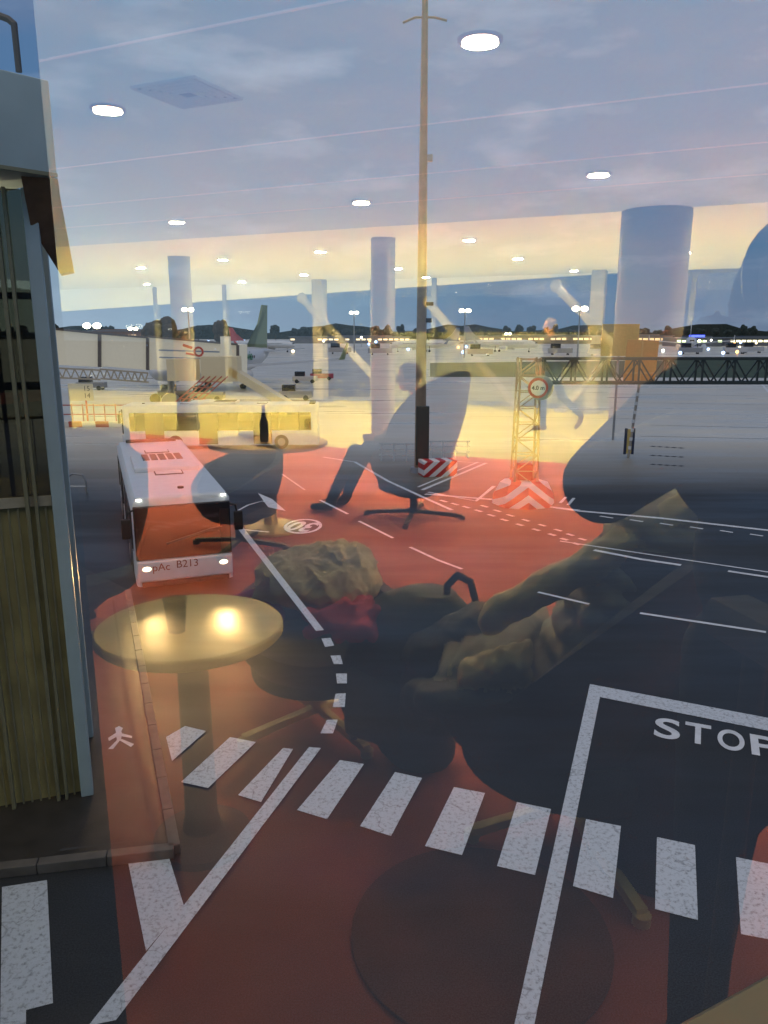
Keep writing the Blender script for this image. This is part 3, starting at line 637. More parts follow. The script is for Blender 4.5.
for i, (px, py, col, lab) in enumerate(((176, 400, (.1, .1, .11), 'dark tractor standing below the jet bridge support'), (208, 401, (.35, .3, .2), 'tan equipment cart left of the boarding stairs'),
      (305, 383, (.6, .55, .5), 'pale vehicle alone on the open apron right of the boarding stairs'), (322, 380, (.4, .06, .08), 'small red vehicle next to the pale vehicle on the open apron'),
      (296, 400, (.5, .45, .35), 'cream truck at the foot of the boarding stairs'), (92, 390, (.3, .3, .3), 'grey vehicle under the near end of the jet bridge'),
      (480, 356, (.5, .4, .3), 'small pale truck far beyond the walking man'), (560, 355, (.4, .4, .38), 'small grey truck near the twin lamp pole'), (600, 356, (.5, .5, .5), 'small white truck behind the ochre board'),
      (690, 354, (.3, .32, .35), 'small dark truck left of the far facing airliner'), (735, 354, (.55, .57, .6), 'white loader right of the far facing airliner'), (752, 353, (.5, .52, .55), 'white van at the far terminal stand'),
      (340, 354, (.45, .42, .4), 'white van far left of the light mast'), (380, 355, (.4, .4, .4), 'grey van just left of the light mast base line'))):
    cart(px, py, col, lab, 4 if py > 370 else 9, 1.8 if py > 370 else 4)
# red-white barrier fence by the far left
p = gp(70, 427, 0)
t = thing('barrier_fence', 'low red and white barrier fence along the wet apron at far left', 'barrier', p)
b = MB(); b.box((2.2, 0, .25), (8, .4, .5), bevel=.05); b.build('water_filled_base', stripes_mat('fence_stripes', R(86), .03, (.5, .1, .05), (.75, .7, .6)), t)
b = MB()
for k in range(9): b.bar((-1.6 + k * .95, 0, .5), (-1.6 + k * .95, 0, 2.0), .09)
for z in (1.1, 1.9): b.bar((-1.7, 0, z), (6.2, 0, z), .1)
b.build('mesh_frame', mat('fence_red', (.45, .14, .12), .5), t)
p = gp(86, 425, 0)
t = thing('stand_sign', 'small cream stand sign on a red post at the barrier fence', 'sign', p)
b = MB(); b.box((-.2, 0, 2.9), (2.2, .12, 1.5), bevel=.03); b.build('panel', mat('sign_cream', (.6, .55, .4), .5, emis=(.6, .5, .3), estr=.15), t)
b = MB(); b.bar((.2, 0, 0), (.2, 0, 2.2), .12); b.build('post', RED, t)
text_obj('lettering', '15\n14', .62, BLACK, t, plane_M((.35, -.07, 2.9), (1, 0, 0), (0, 0, 1)), .0)
# ------------------------------------------------------------------ far grass, trees, terminals, lamps
b = MB(); pts = [gp(430, 377, 0), gp(790, 378, 0), gp(790, 359, 0), gp(430, 363, 0)]
for q in pts: q.z = .02
b.poly(pts); tag(b.build('grass_strip', mat('dark_grass', (.035, .06, .03), .9, noise=.3, nscale=.3), smooth=False), 'dark strip of grass across the apron beyond the gantry', 'grass', kind='stuff')
TRE = mat('far_tree', (.022, .035, .03), .95, noise=.4, nscale=.4)
TRB = mat('near_tree', (.075, .05, .025), .95, noise=.4, nscale=.8)
def tree(x, y, h, r, label, m, group='far trees along the horizon'):
    t = thing('tree', label, 'tree', (x, y, 0), 0, group)
    b = MB()
    for k in range(9):
        a = random.uniform(0, 6.3); rr = random.uniform(0, .6) * r
        b.ball((rr * math.cos(a), rr * math.sin(a), h * random.uniform(.5, .82)), (r * random.uniform(.3, .55),) * 2 + (h * random.uniform(.14, .24),), seg=9)
    o = b.build('crown', m, t)
    for v in o.data.vertices: v.co += Vector((random.uniform(-1, 1), random.uniform(-1, 1), random.uniform(-1, 1))) * r * .07
    b = MB(); b.cyl((0, 0, 0), (0, 0, h * .55), r * .08, seg=8); b.build('trunk', m, t)
    return t
for k in range(60):
    px = -30 + k * 14 + random.uniform(-4, 4); yy = 840 + (k % 3) * 60; p = dp(px, 333, yy)
    tree(p.x, yy, random.uniform(12, 18), random.uniform(5.5, 7.5), 'dark tree in the line along the horizon', TRE)
p = dp(158, 333, 210)
tree(p.x, 210, 13.5, 5.5, 'big brown round tree beyond the jet bridge', TRB, None)
p = dp(223, 333, 230); tree(p.x, 230, 12, 4, 'smaller brown tree behind the airliner between bridge and fin', TRB, None)
b = MB(); n = 60
for k in range(n): pass
top = []
for k in range(121):
    x = -1100 + k * 18.5; top.append((x, 1050, 12 + 5 * math.sin(k * .7) + random.uniform(0, 4)))
for a_, c_ in zip(top, top[1:]): b.poly([(a_[0], 1050, 0), (c_[0], 1050, 0), c_, a_])
tag(b.build('treeline', TRE, smooth=False), kind='stuff', label='continuous dark treeline closing the horizon', cat='trees')
def terminal(x0, x1, yt, yb, dist, label, lit=((1, .85, .5), 3), nwin=14, wall=(.14, .15, .17), grp=None):
    a_ = dp(x0, yb, dist); c_ = dp(x1, yb, dist); h = dp(x0, yt, dist).z
    t = thing('terminal_building', label, 'building', ((a_.x + c_.x) / 2, dist, 0))
    W2 = c_.x - a_.x
    b = MB(); b.box((0, 12, h / 2), (W2, 24, h)); b.box((W2 * .1, 12, h + .6), (W2 * .5, 14, 1.2)); b.build('wall', mat('terminal_%.2f' % wall[0], wall, .6, noise=.1, nscale=.2), t)
    b = MB(); b.box((0, 12, h + .1), (W2 + 2, 26, .5)); b.build('roof', mat('far_roof', (.16, .19, .22), .5), t)
    b = MB()
    for k in range(nwin):
        if random.random() < .75: b.box((-W2 / 2 + W2 * (k + .5) / nwin, -.1, h * .62), (W2 / nwin * .75, .2, h * .25))
    b.build('lit_window_band', mat('window_glow_%.1f%.1f' % (lit[0][2], lit[1]), lit[0], .5, emis=lit[0], estr=lit[1]), t)
    return t
terminal(676, 722, 338, 346, 480, 'long dark terminal with a lit green-yellow band left of the facing airliner', ((.85, 1, .5), 2.5), 9)
terminal(724, 790, 338, 346, 500, 'long dark terminal with scattered bright windows right of the facing airliner', ((1, .9, .55), 2.5), 12)
terminal(600, 672, 336, 345, 560, 'low pale hangar behind the brown boards', ((1, .7, .35), 1.2), 12, (.3, .26, .2))
terminal(455, 600, 336, 344, 600, 'long low building behind the walking man', ((1, .75, .4), 1.2), 26, (.28, .24, .18))
terminal(290, 410, 337, 345, 620, 'long low building left of the light mast', ((1, .8, .5), 1.4), 22, (.2, .2, .2))
terminal(60, 150, 331, 341, 520, 'low brick building glimpsed over the jet bridge', ((1, .7, .4), 1.0), 14, (.25, .13, .08))
GLOW = mat('flood_glow', (1, 1, .9), .4, emis=(1, .92, .62), estr=14)
for px, py, dist, lab, s_ in ((188, 310, 260, 'far floodlight pole rising over the brown tree', 1.2), (465, 311, 260, 'far floodlight pole left of the walking man', 1.2), (580, 309, 260, 'far twin floodlight pole right of the walking man', 1.6),
                          (354, 313, 330, 'far floodlight pole left of the light mast', 1.2), (92, 326, 420, 'bright low floodlight pole above the jet bridge at left', 3), (133, 329, 420, 'dim floodlight pole between two jet bridge sections', 1.6), (508, 334, 500, 'short dim lamp pole above the long low building', 1.2)):
    p = dp(px, py, dist); t = thing('floodlight_pole', lab, 'light pole', (p.x, dist, 0))
    b = MB(); b.cyl((0, 0, 0), (0, 0, p.z), .3, .18, 8); b.build('pole', STEEL, t)
    b = MB(); b.box((0, 0, p.z), (2.8, .4, .25)); b.build('crossarm', STEEL, t)
    for sg in (-1, 1): b = MB(); b.ball((sg * .9 * s_, -.2, p.z + .1), (.75 * s_, .4, .5 * s_), seg=14); b.build('lamp', GLOW, t)
cols = [((1, .8, .45), 5), ((1, .95, .8), 6), ((1, .45, .15), 5), ((.4, .6, 1), 5)]
for k in range(46):
    px = random.choice([random.uniform(66, 250), random.uniform(200, 430), random.uniform(450, 620), random.uniform(640, 770)]); py = random.uniform(337, 352)
    dist = 500; p = dp(px, py, random.uniform(380, 560)); c_ = random.choice(cols)
    if p.z < .5: p = gp(px, py + 1, 1.0); 
    b = MB(); b.cyl((0, 0, -max(.1, p.z - .02)), (0, 0, 0), .12, seg=6, mi=1); b.ball((0, 0, 0), (.65,) * 3, seg=8)
    o = b.build('apron_lamp', [mat('apron_glow_%.2f' % c_[0][2], c_[0], .5, emis=c_[0], estr=c_[1]), STEEL]); o.location = p
    tag(o, 'tiny glowing apron lamp post near the horizon', 'lamp', 'tiny apron lamps along the horizon')
p = dp(697, 336, 470); b = MB(); b.box((0, 0, 0), (9, 1, 1.2)); b.box((0, 0, -p.z / 2), (.3, .3, p.z), mi=1)
o = b.build('blue_sign', [mat('blue_glow', (.1, .15, 1), .5, emis=(.08, .12, 1), estr=3), STEEL]); o.location = p; tag(o, 'glowing blue rooftop sign on the far terminal', 'sign')
# ================================================================== THE LOUNGE (behind the camera, mirrored in the pane)
def at(o, s, q, z=FLZ, rz=0):
    o.location = I(s, q, z); o.rotation_euler.z = -A + rz; return o
def ibox(b, s0, s1, q0, q1, z0, z1, mi=0):
    c = I((s0 + s1) / 2, (q0 + q1) / 2, (z0 + z1) / 2); b.box(c, (abs(s1 - s0), abs(q1 - q0), abs(z1 - z0)), (0, 0, -A), mi=mi)
def ithing(name, label, cat, s, q, rz=0, group=None, z=FLZ): return at(thing(name, label, cat, group=group), s, q, z, rz)
def istruct(name, b, m, smooth=False): return tag(b.build(name, m, smooth=smooth), kind='structure')
# carpets and floors
CARP = mat('red_carpet', (.60, .12, .06), .9, noise=.08, nscale=3, bump=.3, bscale=200)
YEL = mat('yellow_floor', (.80, .68, .20), .45, noise=.06, nscale=1)
b = MB(); ibox(b, -12, 9, -.12, 8.8, FLZ - .3, FLZ); istruct('floor', b, CARP)
b = MB(); ibox(b, -20, 9, 8.8, 16.2, FLZ - .3, FLZ + .0); istruct('floor_hall', b, YEL)
CE1 = mat('ceiling_grey_glow', (.38, .46, .50), .8, noise=.03, nscale=1, emis=(.66, .88, .80), estr=1.1); CE2 = mat('ceiling_cream_glow', (.82, .78, .70), .8, emis=(.85, .92, .58), estr=1.5)  # both ceilings glow as added fill for the lounge, no lamps in them
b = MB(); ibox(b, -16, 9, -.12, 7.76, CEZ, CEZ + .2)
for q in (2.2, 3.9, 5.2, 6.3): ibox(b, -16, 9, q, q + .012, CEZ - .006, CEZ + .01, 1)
istruct('ceiling', b, [CE1, mat('ceiling_joint_glow', (.7, .68, .66), .7, emis=(1, .9, .8), estr=1.2)])  # joints glow as well, brightness put into the material
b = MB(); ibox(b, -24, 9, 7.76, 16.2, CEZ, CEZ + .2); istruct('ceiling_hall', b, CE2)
# solid side walls
DK = mat('dark_blue_wall', (.02, .024, .03), .7)
b = MB(); ibox(b, 8.8, 9, 0, 16, FLZ, CEZ); istruct('wall_right', b, DK)
# window band of the far wall
WP = mat('white_steelwork', (.36, .35, .31), .5)
b = MB(); zt0, zt1 = CEZ, CAMZ + .62
pts = [I(-2.3, 15.8, CEZ), I(-20, 15.8, CEZ), I(-20, 15.8, CAMZ + .5)]
b.prism(pts, -N * .1); istruct('trim_1', b, CE2)
b = MB()
for s in (-14.2, -12.0, -9.4, -7.9, -6.4, -1.1, 1.2, 3.5, 6.0, 8.2): ibox(b, s - .05, s + .05, 15.75, 15.9, FLZ, CEZ)
ibox(b, -20, 9, 15.75, 15.9, FLZ, FLZ + .08); ibox(b, -2.3, 9, 15.75, 15.9, CEZ - .06, CEZ)
istruct('window_1_frame', b, mat('mullion_grey', (.2, .22, .24), .5))
farp = clear_mat('far_pane_glass', (.8, .85, .88), 2)
b = MB(); ibox(b, -20, 9, 15.82, 15.83, FLZ, CEZ); istruct('window_1', b, farp)
for s0, lab in ((-2.75, 'white steel post by the far windows behind the walking man'), (-8.9, 'white steel post by the far windows left of the thin column')):
    t = ithing('steel_post', lab, 'post', s0, 15.1)
    b = MB(); b.box((0, 0, (CEZ - FLZ) / 2), (.26, .26, CEZ - FLZ), bevel=.02); b.build('shaft', WP, t)
    b = MB(); b.box((0, 0, .02), (.4, .4, .04)); b.build('base_plate', WP, t)
def brace(p0, p1, q, lab, r=.085):
    (x0, y0), (x1, y1) = p0, p1
    s0, z0 = mird(x0, y0, q); s1, z1 = mird(x1, y1, q)
    t = ithing('diagonal_brace', lab, 'brace', (s0 + s1) / 2, q, z=(z0 + z1) / 2)
    h = Vector(((s1 - s0) / 2, 0, (z1 - z0) / 2))
    b = MB(); b.cyl(-h, h, r, seg=16); b.build('tube', WP, t)
    b = MB(); b.ball(h, (r * 1.4,) * 3); b.ball(-h, (r * 1.4,) * 3); b.build('end_knuckle', WP, t)
brace((556, 286), (617, 349), 15.0, 'white diagonal brace running down right to the ochre board')
brace((617, 351), (560, 412), 15.0, 'white diagonal brace running down left from the ochre board')
brace((428, 302), (518, 408), 15.0, 'white diagonal brace between light mast and walking man')
brace((302, 298), (384, 388), 15.0, 'white diagonal brace left of the thin column')
b = MB(); ibox(b, -7.9, -1.1, 15.92, 15.98, FLZ, CAMZ + .02); istruct('wall_back', b, mat('tan_parapet', (.85, .72, .46), .8, noise=.15, nscale=.8))
# round columns
COLM = mat('column_plaster', (.24, .24, .22), .6)
for s, q, r, lab in ((-.96, 7.85, .335, 'broad grey-blue round column reaching up to the ceiling edge'), (-4.35, 8.75, .155, 'slender grey-blue round column left of the light mast'), (-8.3, 9.6, .17, 'slender pale column far left above the jet bridge')):
    t = ithing('round_column', lab, 'column', s, q)
    b = MB(); b.cyl((0, 0, 0), (0, 0, CEZ - FLZ), r, seg=40); b.build('shaft', COLM, t)
    b = MB(); b.cyl((0, 0, 0), (0, 0, .1), r + .015, seg=40); b.build('plinth_ring', STEEL, t)
# tall dark wall end at the left
s_, q_ = mir(70, 300, CAMZ + .3)
k_ = math.tan(math.atan((72 - 384) / F) - A)
for nm, qa, qb in (('wall_left', 3.3, 7.6), ('wall_left_return', .25, 1.25)):
    b = MB(); b.prism([I(k_ * (qa + D), qa, FLZ), I(k_ * (qb + D), qb, FLZ), I(k_ * (qb + D) - 3, qb, FLZ), I(k_ * (qa + D) - 3, qa, FLZ)], (0, 0, CEZ - FLZ)); istruct(nm, b, DK)
# the window pane of the lounge
b = MB(); b.poly([I(-3.2, 0, FLZ + .04), I(3.2, 0, FLZ + .04), I(3.2, 0, CEZ), I(-3.2, 0, CEZ)])
PANE = clear_mat('lounge_window_glass', (.97, .98, .98), 3.6); istruct('window_2', b, PANE)
b = MB()
for s in (-3.25, 3.25): ibox(b, s - .05, s + .05, -.08, .12, FLZ, CEZ)
ibox(b, -3.2, 3.2, -.08, .12, FLZ - .3, FLZ + .05); istruct('window_2_frame', b, mat('frame_anthracite', (.03, .032, .035), .5))
b = MB(); ibox(b, -12, -3.3, -.1, .1, FLZ - .3, CEZ); istruct('wall_front', b, DK)
b = MB(); ibox(b, 3.3, 9, -.1, .1, FLZ - .3, CEZ); istruct('wall_front_right', b, DK)
b = MB(); ibox(b, -12, 9, -.14, .0, FLZ - .8, FLZ - .3); istruct('wall_outer', b, DK)
# tan ledge just inside the glass, lower right
TAN = mat('tan_laminate', (.13, .095, .055), .5, noise=.05)
d = ray(760, 1010); 
t = ithing('leaning_ledge', 'tan rounded leaning ledge just inside the pane at the lower right corner', 'ledge', 0, 0)
L0 = gp(630, 1036, CAMZ - .27); L1 = gp(800, 944, CAMZ - .27)
loc0 = t.location.copy(); Rm = Matrix.Rotation(A, 3, 'Z')
def tl_(p): return Rm @ (p - loc0)
a_, c_ = tl_(L0), tl_(L1); dv = (c_ - a_).normalized(); nv = Vector((dv.y, -dv.x, 0))
b = MB(); b.loft([[p + Vector((0, 0, z)) for p in (a_ + nv * i, c_ + nv * i, c_ + nv * (.05), a_ + nv * .05)] for z, i in ((0, .006), (-.008, 0), (-.032, 0), (-.04, .006))]); b.build('top', TAN, t)
b = MB(); m_ = (a_ + c_) / 2 + nv * .025; b.cyl((m_.x, m_.y, 0), (m_.x, m_.y, a_.z - .04), .012, seg=20); b.cyl((m_.x, m_.y, 0), (m_.x, m_.y, .015), .1, seg=30); b.build('post', BLACK, t)
# ceiling downlights
DLG = mat('downlight_glow', (1, 1, 1), .4, emis=(1, .84, .5), estr=70); TRIM = mat('downlight_trim', (.7, .68, .64), .4)
def downlight(s, q, lab, grp=None, power=260, r=.075, cap=1.0):
    t = ithing('ceiling_downlight', lab, 'downlight', s, q, z=CEZ, group=grp)
    b = MB(); b.lathe([(r + .018, 0), (r + .018, -.008), (r, -.01), (r, 0)], seg=32); b.build('trim_ring', TRIM, t)
    b = MB(); b.cyl((0, 0, -.006), (0, 0, -.003), r, seg=32); b.build('lens', DLG, t)
    ld = bpy.data.lights.new('downlight_beam', 'AREA'); ld.energy = power * (.36 if q < 4 else .55 if q < 8 else 1.45); ld.shape = 'DISK'; ld.size = r * 2; ld.color = (1, .80, .46)
    lo = bpy.data.objects.new('downlight_beam', ld); COL.objects.link(lo); lo.parent = t; lo.location = (0, 0, -.02)
for s, q, lab, pw in ((-3.23, 2.89, 'bright oval downlight at upper left beside the ceiling vent', 60), (-1.12, 2.78, 'brightest round downlight right of the light mast top', 60), (1.3, 2.8, 'downlight of the window row right of the photographer', 30),
    (-5.71, 6.43, 'downlight above the slender column far left', 220), (-3.34, 6.12, 'downlight above the thin column near the light mast', 240), (-1.16, 5.75, 'downlight just left of the broad column top', 200), (1.1, 5.8, 'downlight right of the broad column over the photographer', 120),
    (-10.2, 10.84, 'small downlight on the cream ceiling at far left', 260), (-7.9, 10.2, 'small downlight beside the slender far-left column', 260), (-5.85, 9.78, 'small downlight left of the thin column', 260), (-3.39, 9.3, 'small downlight right of the light mast', 260), (-1.2, 9.2, 'downlight beyond the broad column', 260), (1.2, 9.1, 'downlight over the hall right of the broad column', 260),
    (-10.8, 14.83, 'tiny downlight at the far ceiling edge left', 240), (-8.4, 13.6, 'tiny downlight behind the thin column', 240), (-6.04, 13.02, 'tiny downlight just left of the light mast', 240), (-3.51, 12.06, 'small downlight above the walking man to the left', 260), (-3.2, 14.9, 'tiny downlight over the white steel post', 200), (-1.0, 12.2, 'downlight over the hall hidden by the broad column', 240), (1.4, 12.4, 'far downlight over the hall at right', 240),
    (-13.4, 14.6, 'tiny far downlight above the jet bridge', 240), (-6.4, 15.3, 'tiny downlight at the far ceiling edge by the light mast', 150), (-13.0, 11.4, 'far-left downlight near the tower edge', 200)):
    downlight(s, q, lab, None, pw)
for s, q in ((3.5, 6), (3.6, 9.2), (3.8, 12.4), (6.2, 6), (6.2, 9.2), (6.2, 12.4)): downlight(s, q, 'downlight in the lounge ceiling out to the right', 'downlights out to the right', 200)
# square ceiling vent
s, q = mir(188, 92, CEZ)
t = ithing('ceiling_vent', 'square ribbed ceiling vent beside the bright oval downlight', 'vent', s, q, z=CEZ)
VN = mat('vent_slat_glow', (.42, .6, .68), .5, emis=(.85, .9, .8), estr=.45)  # slats and plate are given a glow to sit bright in the ceiling
b = MB()
for k in range(5):
    h = .19 - k * .034
    for a0 in range(4):
        c0, s0 = (1, 0) if a0 % 2 == 0 else (0, 1); sg = 1 if a0 < 2 else -1
        b.box((sg * h * c0, sg * h * s0, -.006 - k * .002), (.012 if c0 else 2 * h, 2 * h if c0 else .012, .012))
b.build('slats', VN, t)
b = MB(); b.box((0, 0, -.002), (.39, .39, .004)); b.build('plate', mat('vent_plate_glow', (.25, .25, .28), .6, emis=(.8, .85, .9), estr=.15), t)
# ---------------------------------------------------------------- seats and tables
SH_OL = mat('olive_leather', (.035, .03, .018), .5, noise=.1); SH_BL = mat('dark_blue_leather', (.012, .014, .018), .5); GOLD = mat('brass_leg', (1.0, .74, .30), .4, metal=.1)
SH_BR = mat('maroon_fabric', (.06, .018, .014), .8, noise=.1); CUSH = mat('cushion_fabric', (.05, .045, .03), .8)
def swivel_chair(name, label, s, q, rz, W=.78, back=.95, front=.5, seat=.40, shell=SH_OL, legs=GOLD, nleg=4, arm=.66, span=2.2, legL=.36, lean=0.0, bp_=1.3, tips=None):
    """opens towards local -y"""
    t = ithing(name, label, 'chair', s, q, rz)
    n = 48; R0 = W / 2
    def top(a):   # a = angle from the back (+y)
        c = (math.cos(a) + 1) / 2
        return front + (arm - front) * min(1, c * 2.2) + (back - arm) * max(0, (c - .45) / .55) ** bp_
    rings_o, rings_i = [], []
    hs = [0, .12, .3, .5, .7, .85, 1]
    for h in hs:
        ro, ri = [], []
        for k in range(n):
            a = 2 * math.pi * k / n; T_ = top(a); z = .2 + (T_ - .2) * h
            rad = R0 * (.45 + .55 * min(1, (h * 1.5)) ** .5) * (1 + .05 * h)
            ro.append((rad * math.sin(a), rad * math.cos(a) * .95, z)); ri.append(((rad - .05) * math.sin(a), (rad - .05) * math.cos(a) * .95, max(z, .26)))
        rings_o.append(ro); rings_i.append(ri)
    sl = lambda rs: [[(x, y + lean * max(0, z - .4), z) for x, y, z in r] for r in rs]
    b = MB(); b.loft(sl(rings_o) + sl(rings_i)[::-1], caps=True); b.build('shell', shell, t)
    b = MB(); b.lathe([(0, seat - .14), (R0 * .82, seat - .14), (R0 * .86, seat - .05), (R0 * .8, seat), (0, seat + .015)]); b.build('seat_cushion', CUSH, t)
    b = MB(); b.cyl((0, 0, .05), (0, 0, .24), .035, seg=20); b.cyl((0, 0, .2), (0, 0, .24), .12, seg=24); b.build('pedestal', legs, t)
    angs = [(2 * math.pi * (k + .35) / nleg, legL) for k in range(nleg)]
    if tips:      # star legs as the pane shows them
        angs = []
        for px, py in tips:
            ss, qq = mir(px, py, FLZ + .03); v = Matrix.Rotation(-rz, 3, 'Z') @ Vector((ss - s, -(qq - q), 0)); angs.append((math.atan2(v.x, v.y), v.length))
    for a, LL in angs:
        b = MB(); b.bar((0, 0, .06), (math.sin(a) * LL, math.cos(a) * LL, .03), .032, .03); b.cyl((math.sin(a) * LL, math.cos(a) * LL, 0), (math.sin(a) * LL, math.cos(a) * LL, .03), .025, seg=12); b.build('leg', legs, t)
    return t
def round_table(label, s, q, r, h, top_m, leg_m):
    t = ithing('round_table', label, 'table', s, q)
    b = MB(); b.lathe([(0, h - .035), (r - .01, h - .035), (r, h - .025), (r, h - .006), (r - .006, h), (0, h)], seg=64); b.build('tabletop', top_m, t)
    b = MB(); b.lathe([(0, .02), (r * .55, .02), (r * .5, .035), (.06, .05), (.05, .1), (.045, h - .1), (.1, h - .035)], seg=40); b.build('pedestal', leg_m, t)
    b = MB(); b.cyl((0, 0, 0), (0, 0, .025), r * .55, seg=48); b.build('base', leg_m, t)
    return t
WOOD = mat('honey_wood', (.62, .32, .06), .35, noise=.25, nscale=5); WOOD2 = mat('olive_tabletop', (.85, .62, .18), .4, noise=.1, nscale=6)
s, q = mir(268, 441, FLZ + .72); round_table('honey wood round table with brass pedestal in front of the parked bus reflection', s, q, .47, .72, WOOD, GOLD)
ts, tq = s, q
s, q = mir(190, 624, FLZ + .72); round_table('near golden round table with a plastic cup on it', s, q, .27, .72, WOOD2, mat('dark_pedestal', (.30, .075, .035), .6)); ns_, nq_ = s, q
cupm = clear_mat('clear_plastic_cup', (.80, .80, .72), 2.0, base=.03)
s, q = mir(177, 632, FLZ + .72)
t = ithing('plastic_cup', 'clear plastic cup standing on the near golden table', 'cup', s, q, z=FLZ + .72)
b = MB(); b.lathe([(0, .002), (.024, .002), (.034, .10), (.036, .10), (.033, .098), (.023, .004), (0, .004)], seg=32); b.build('cup_wall', cupm, t)
b = MB(); b.lathe([(0, .004), (.022, .004), (.027, .045), (0, .045)], seg=32); b.build('drink', mat('drink_dark', (.06, .04, .02), .1), t)
t = ithing('bottle', 'dark slim bottle on the honey wood table', 'bottle', ts + .0, tq - .05, z=FLZ + .72)
b = MB(); b.lathe([(0, 0), (.032, 0), (.034, .02), (.034, .15), (.014, .2), (.013, .26), (0, .26)], seg=24); b.build('glass_body', mat('bottle_dark', (.01, .012, .01), .1), t)
b = MB(); b.cyl((0, 0, .26), (0, 0, .285), .016, seg=16); b.build('cap', GOLD, t)
s, q = mir(318, 438, FLZ + .72)
t = ithing('wine_glass', 'stemmed glass on the right edge of the honey wood table', 'glass', ts + .36, tq + .02, z=FLZ + .72)
b = MB(); b.lathe([(0, 0), (.035, .002), (.005, .01), (.004, .08), (.03, .11), (.034, .16), (.028, .19), (.026, .19), (.031, .16), (.027, .113), (0, .095)], seg=24); b.build('bowl', clear_mat('clear_glass', (.9, .9, .85), 3), t)
t = ithing('paper_napkin', 'crumpled pale napkin on the left of the honey wood table', 'napkin', ts - .25, tq + .1, z=FLZ + .72)
b = MB(); b.ball((0, 0, .02), (.09, .07, .022), seg=14); o = b.build('paper', mat('napkin_paper', (.8, .7, .45), .7), t)
for v in o.data.vertices: v.co += Vector((random.uniform(-1, 1), random.uniform(-1, 1), random.uniform(0, 1))) * .012
# chairs: positions are read from the legs and seats seen in the pane
CH1 = (-2.5, 5.42); CH2 = (-.40, 1.72); CH3 = (-1.46, 1.95)
swivel_chair('swivel_chair', 'dark high-backed swivel chair with the reclining man, four-star foot', *CH1, R(-72), lean=.14, bp_=.5, W=.74, back=1.26, shell=SH_BL, legs=mat('dark_leg', (.03, .03, .025), .4, metal=.4), legL=.42)
swivel_chair('swivel_chair', 'olive bucket swivel chair on brass star legs with a puffer coat thrown over its back', *CH2, R(-82), lean=.1, bp_=.9, W=.84, back=1.1, arm=.6, front=.40, seat=.38, legL=.40, tips=((472, 831), (642, 914), (660, 799), (535, 798)))
swivel_chair('swivel_chair', 'dark bucket swivel chair heaped with coats beside the near table', *CH3, R(150), W=.64, back=.56, arm=.50, front=.38, seat=.36, shell=mat('purple_black', (.05, .02, .04), .6), legL=.34)
s3, z3 = mird(60, 480, 2.1)
swivel_chair('egg_chair', 'large dark rounded egg chair at far left behind the tower edge', s3 - .1, 2.1, R(10), W=.95, back=1.30, arm=1.1, front=.85, seat=.45, shell=SH_BL, legs=mat('dark_leg', (.03, .03, .025), .4, metal=.4))
swivel_chair('swivel_chair', 'dark low swivel chair in front of the man in jeans near the honey table', -3.3, 4.0, R(200), W=.66, back=.74, arm=.6, front=.42, shell=SH_BL, legs=mat('dark_leg', (.03, .03, .025), .4, metal=.4))
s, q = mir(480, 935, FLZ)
t = ithing('chair_shadow', 'dark brown disc on the red carpet, painted shadow of the near bucket chair', 'painted shadow', s, q)
b = MB(); b.cyl((0, 0, .001), (0, 0, .012), .34, seg=64); b.build('shadow_disc', mat('shadow_tint', (.27, .07, .035), .95, noise=.2, nscale=6), t)  # flat dark disc stands in for the chair's shadow on the carpet
# brown round bin with a pinkish lid
t = ithing('round_bin', 'tall brown-maroon round bin with a small pinkish lid disc', 'bin', -.12, 1.66)
b = MB(); b.lathe([(0, 0), (.2, 0), (.205, .02), (.225, .95), (.225, .98), (.2, 1.0), (0, 1.0)], seg=48); b.build('body', SH_BR, t)
b = MB(); b.cyl((0, 0, 1.0), (0, 0, 1.012), .075, seg=32); b.build('lid', mat('lid_pink', (.5, .15, .15), .5), t)
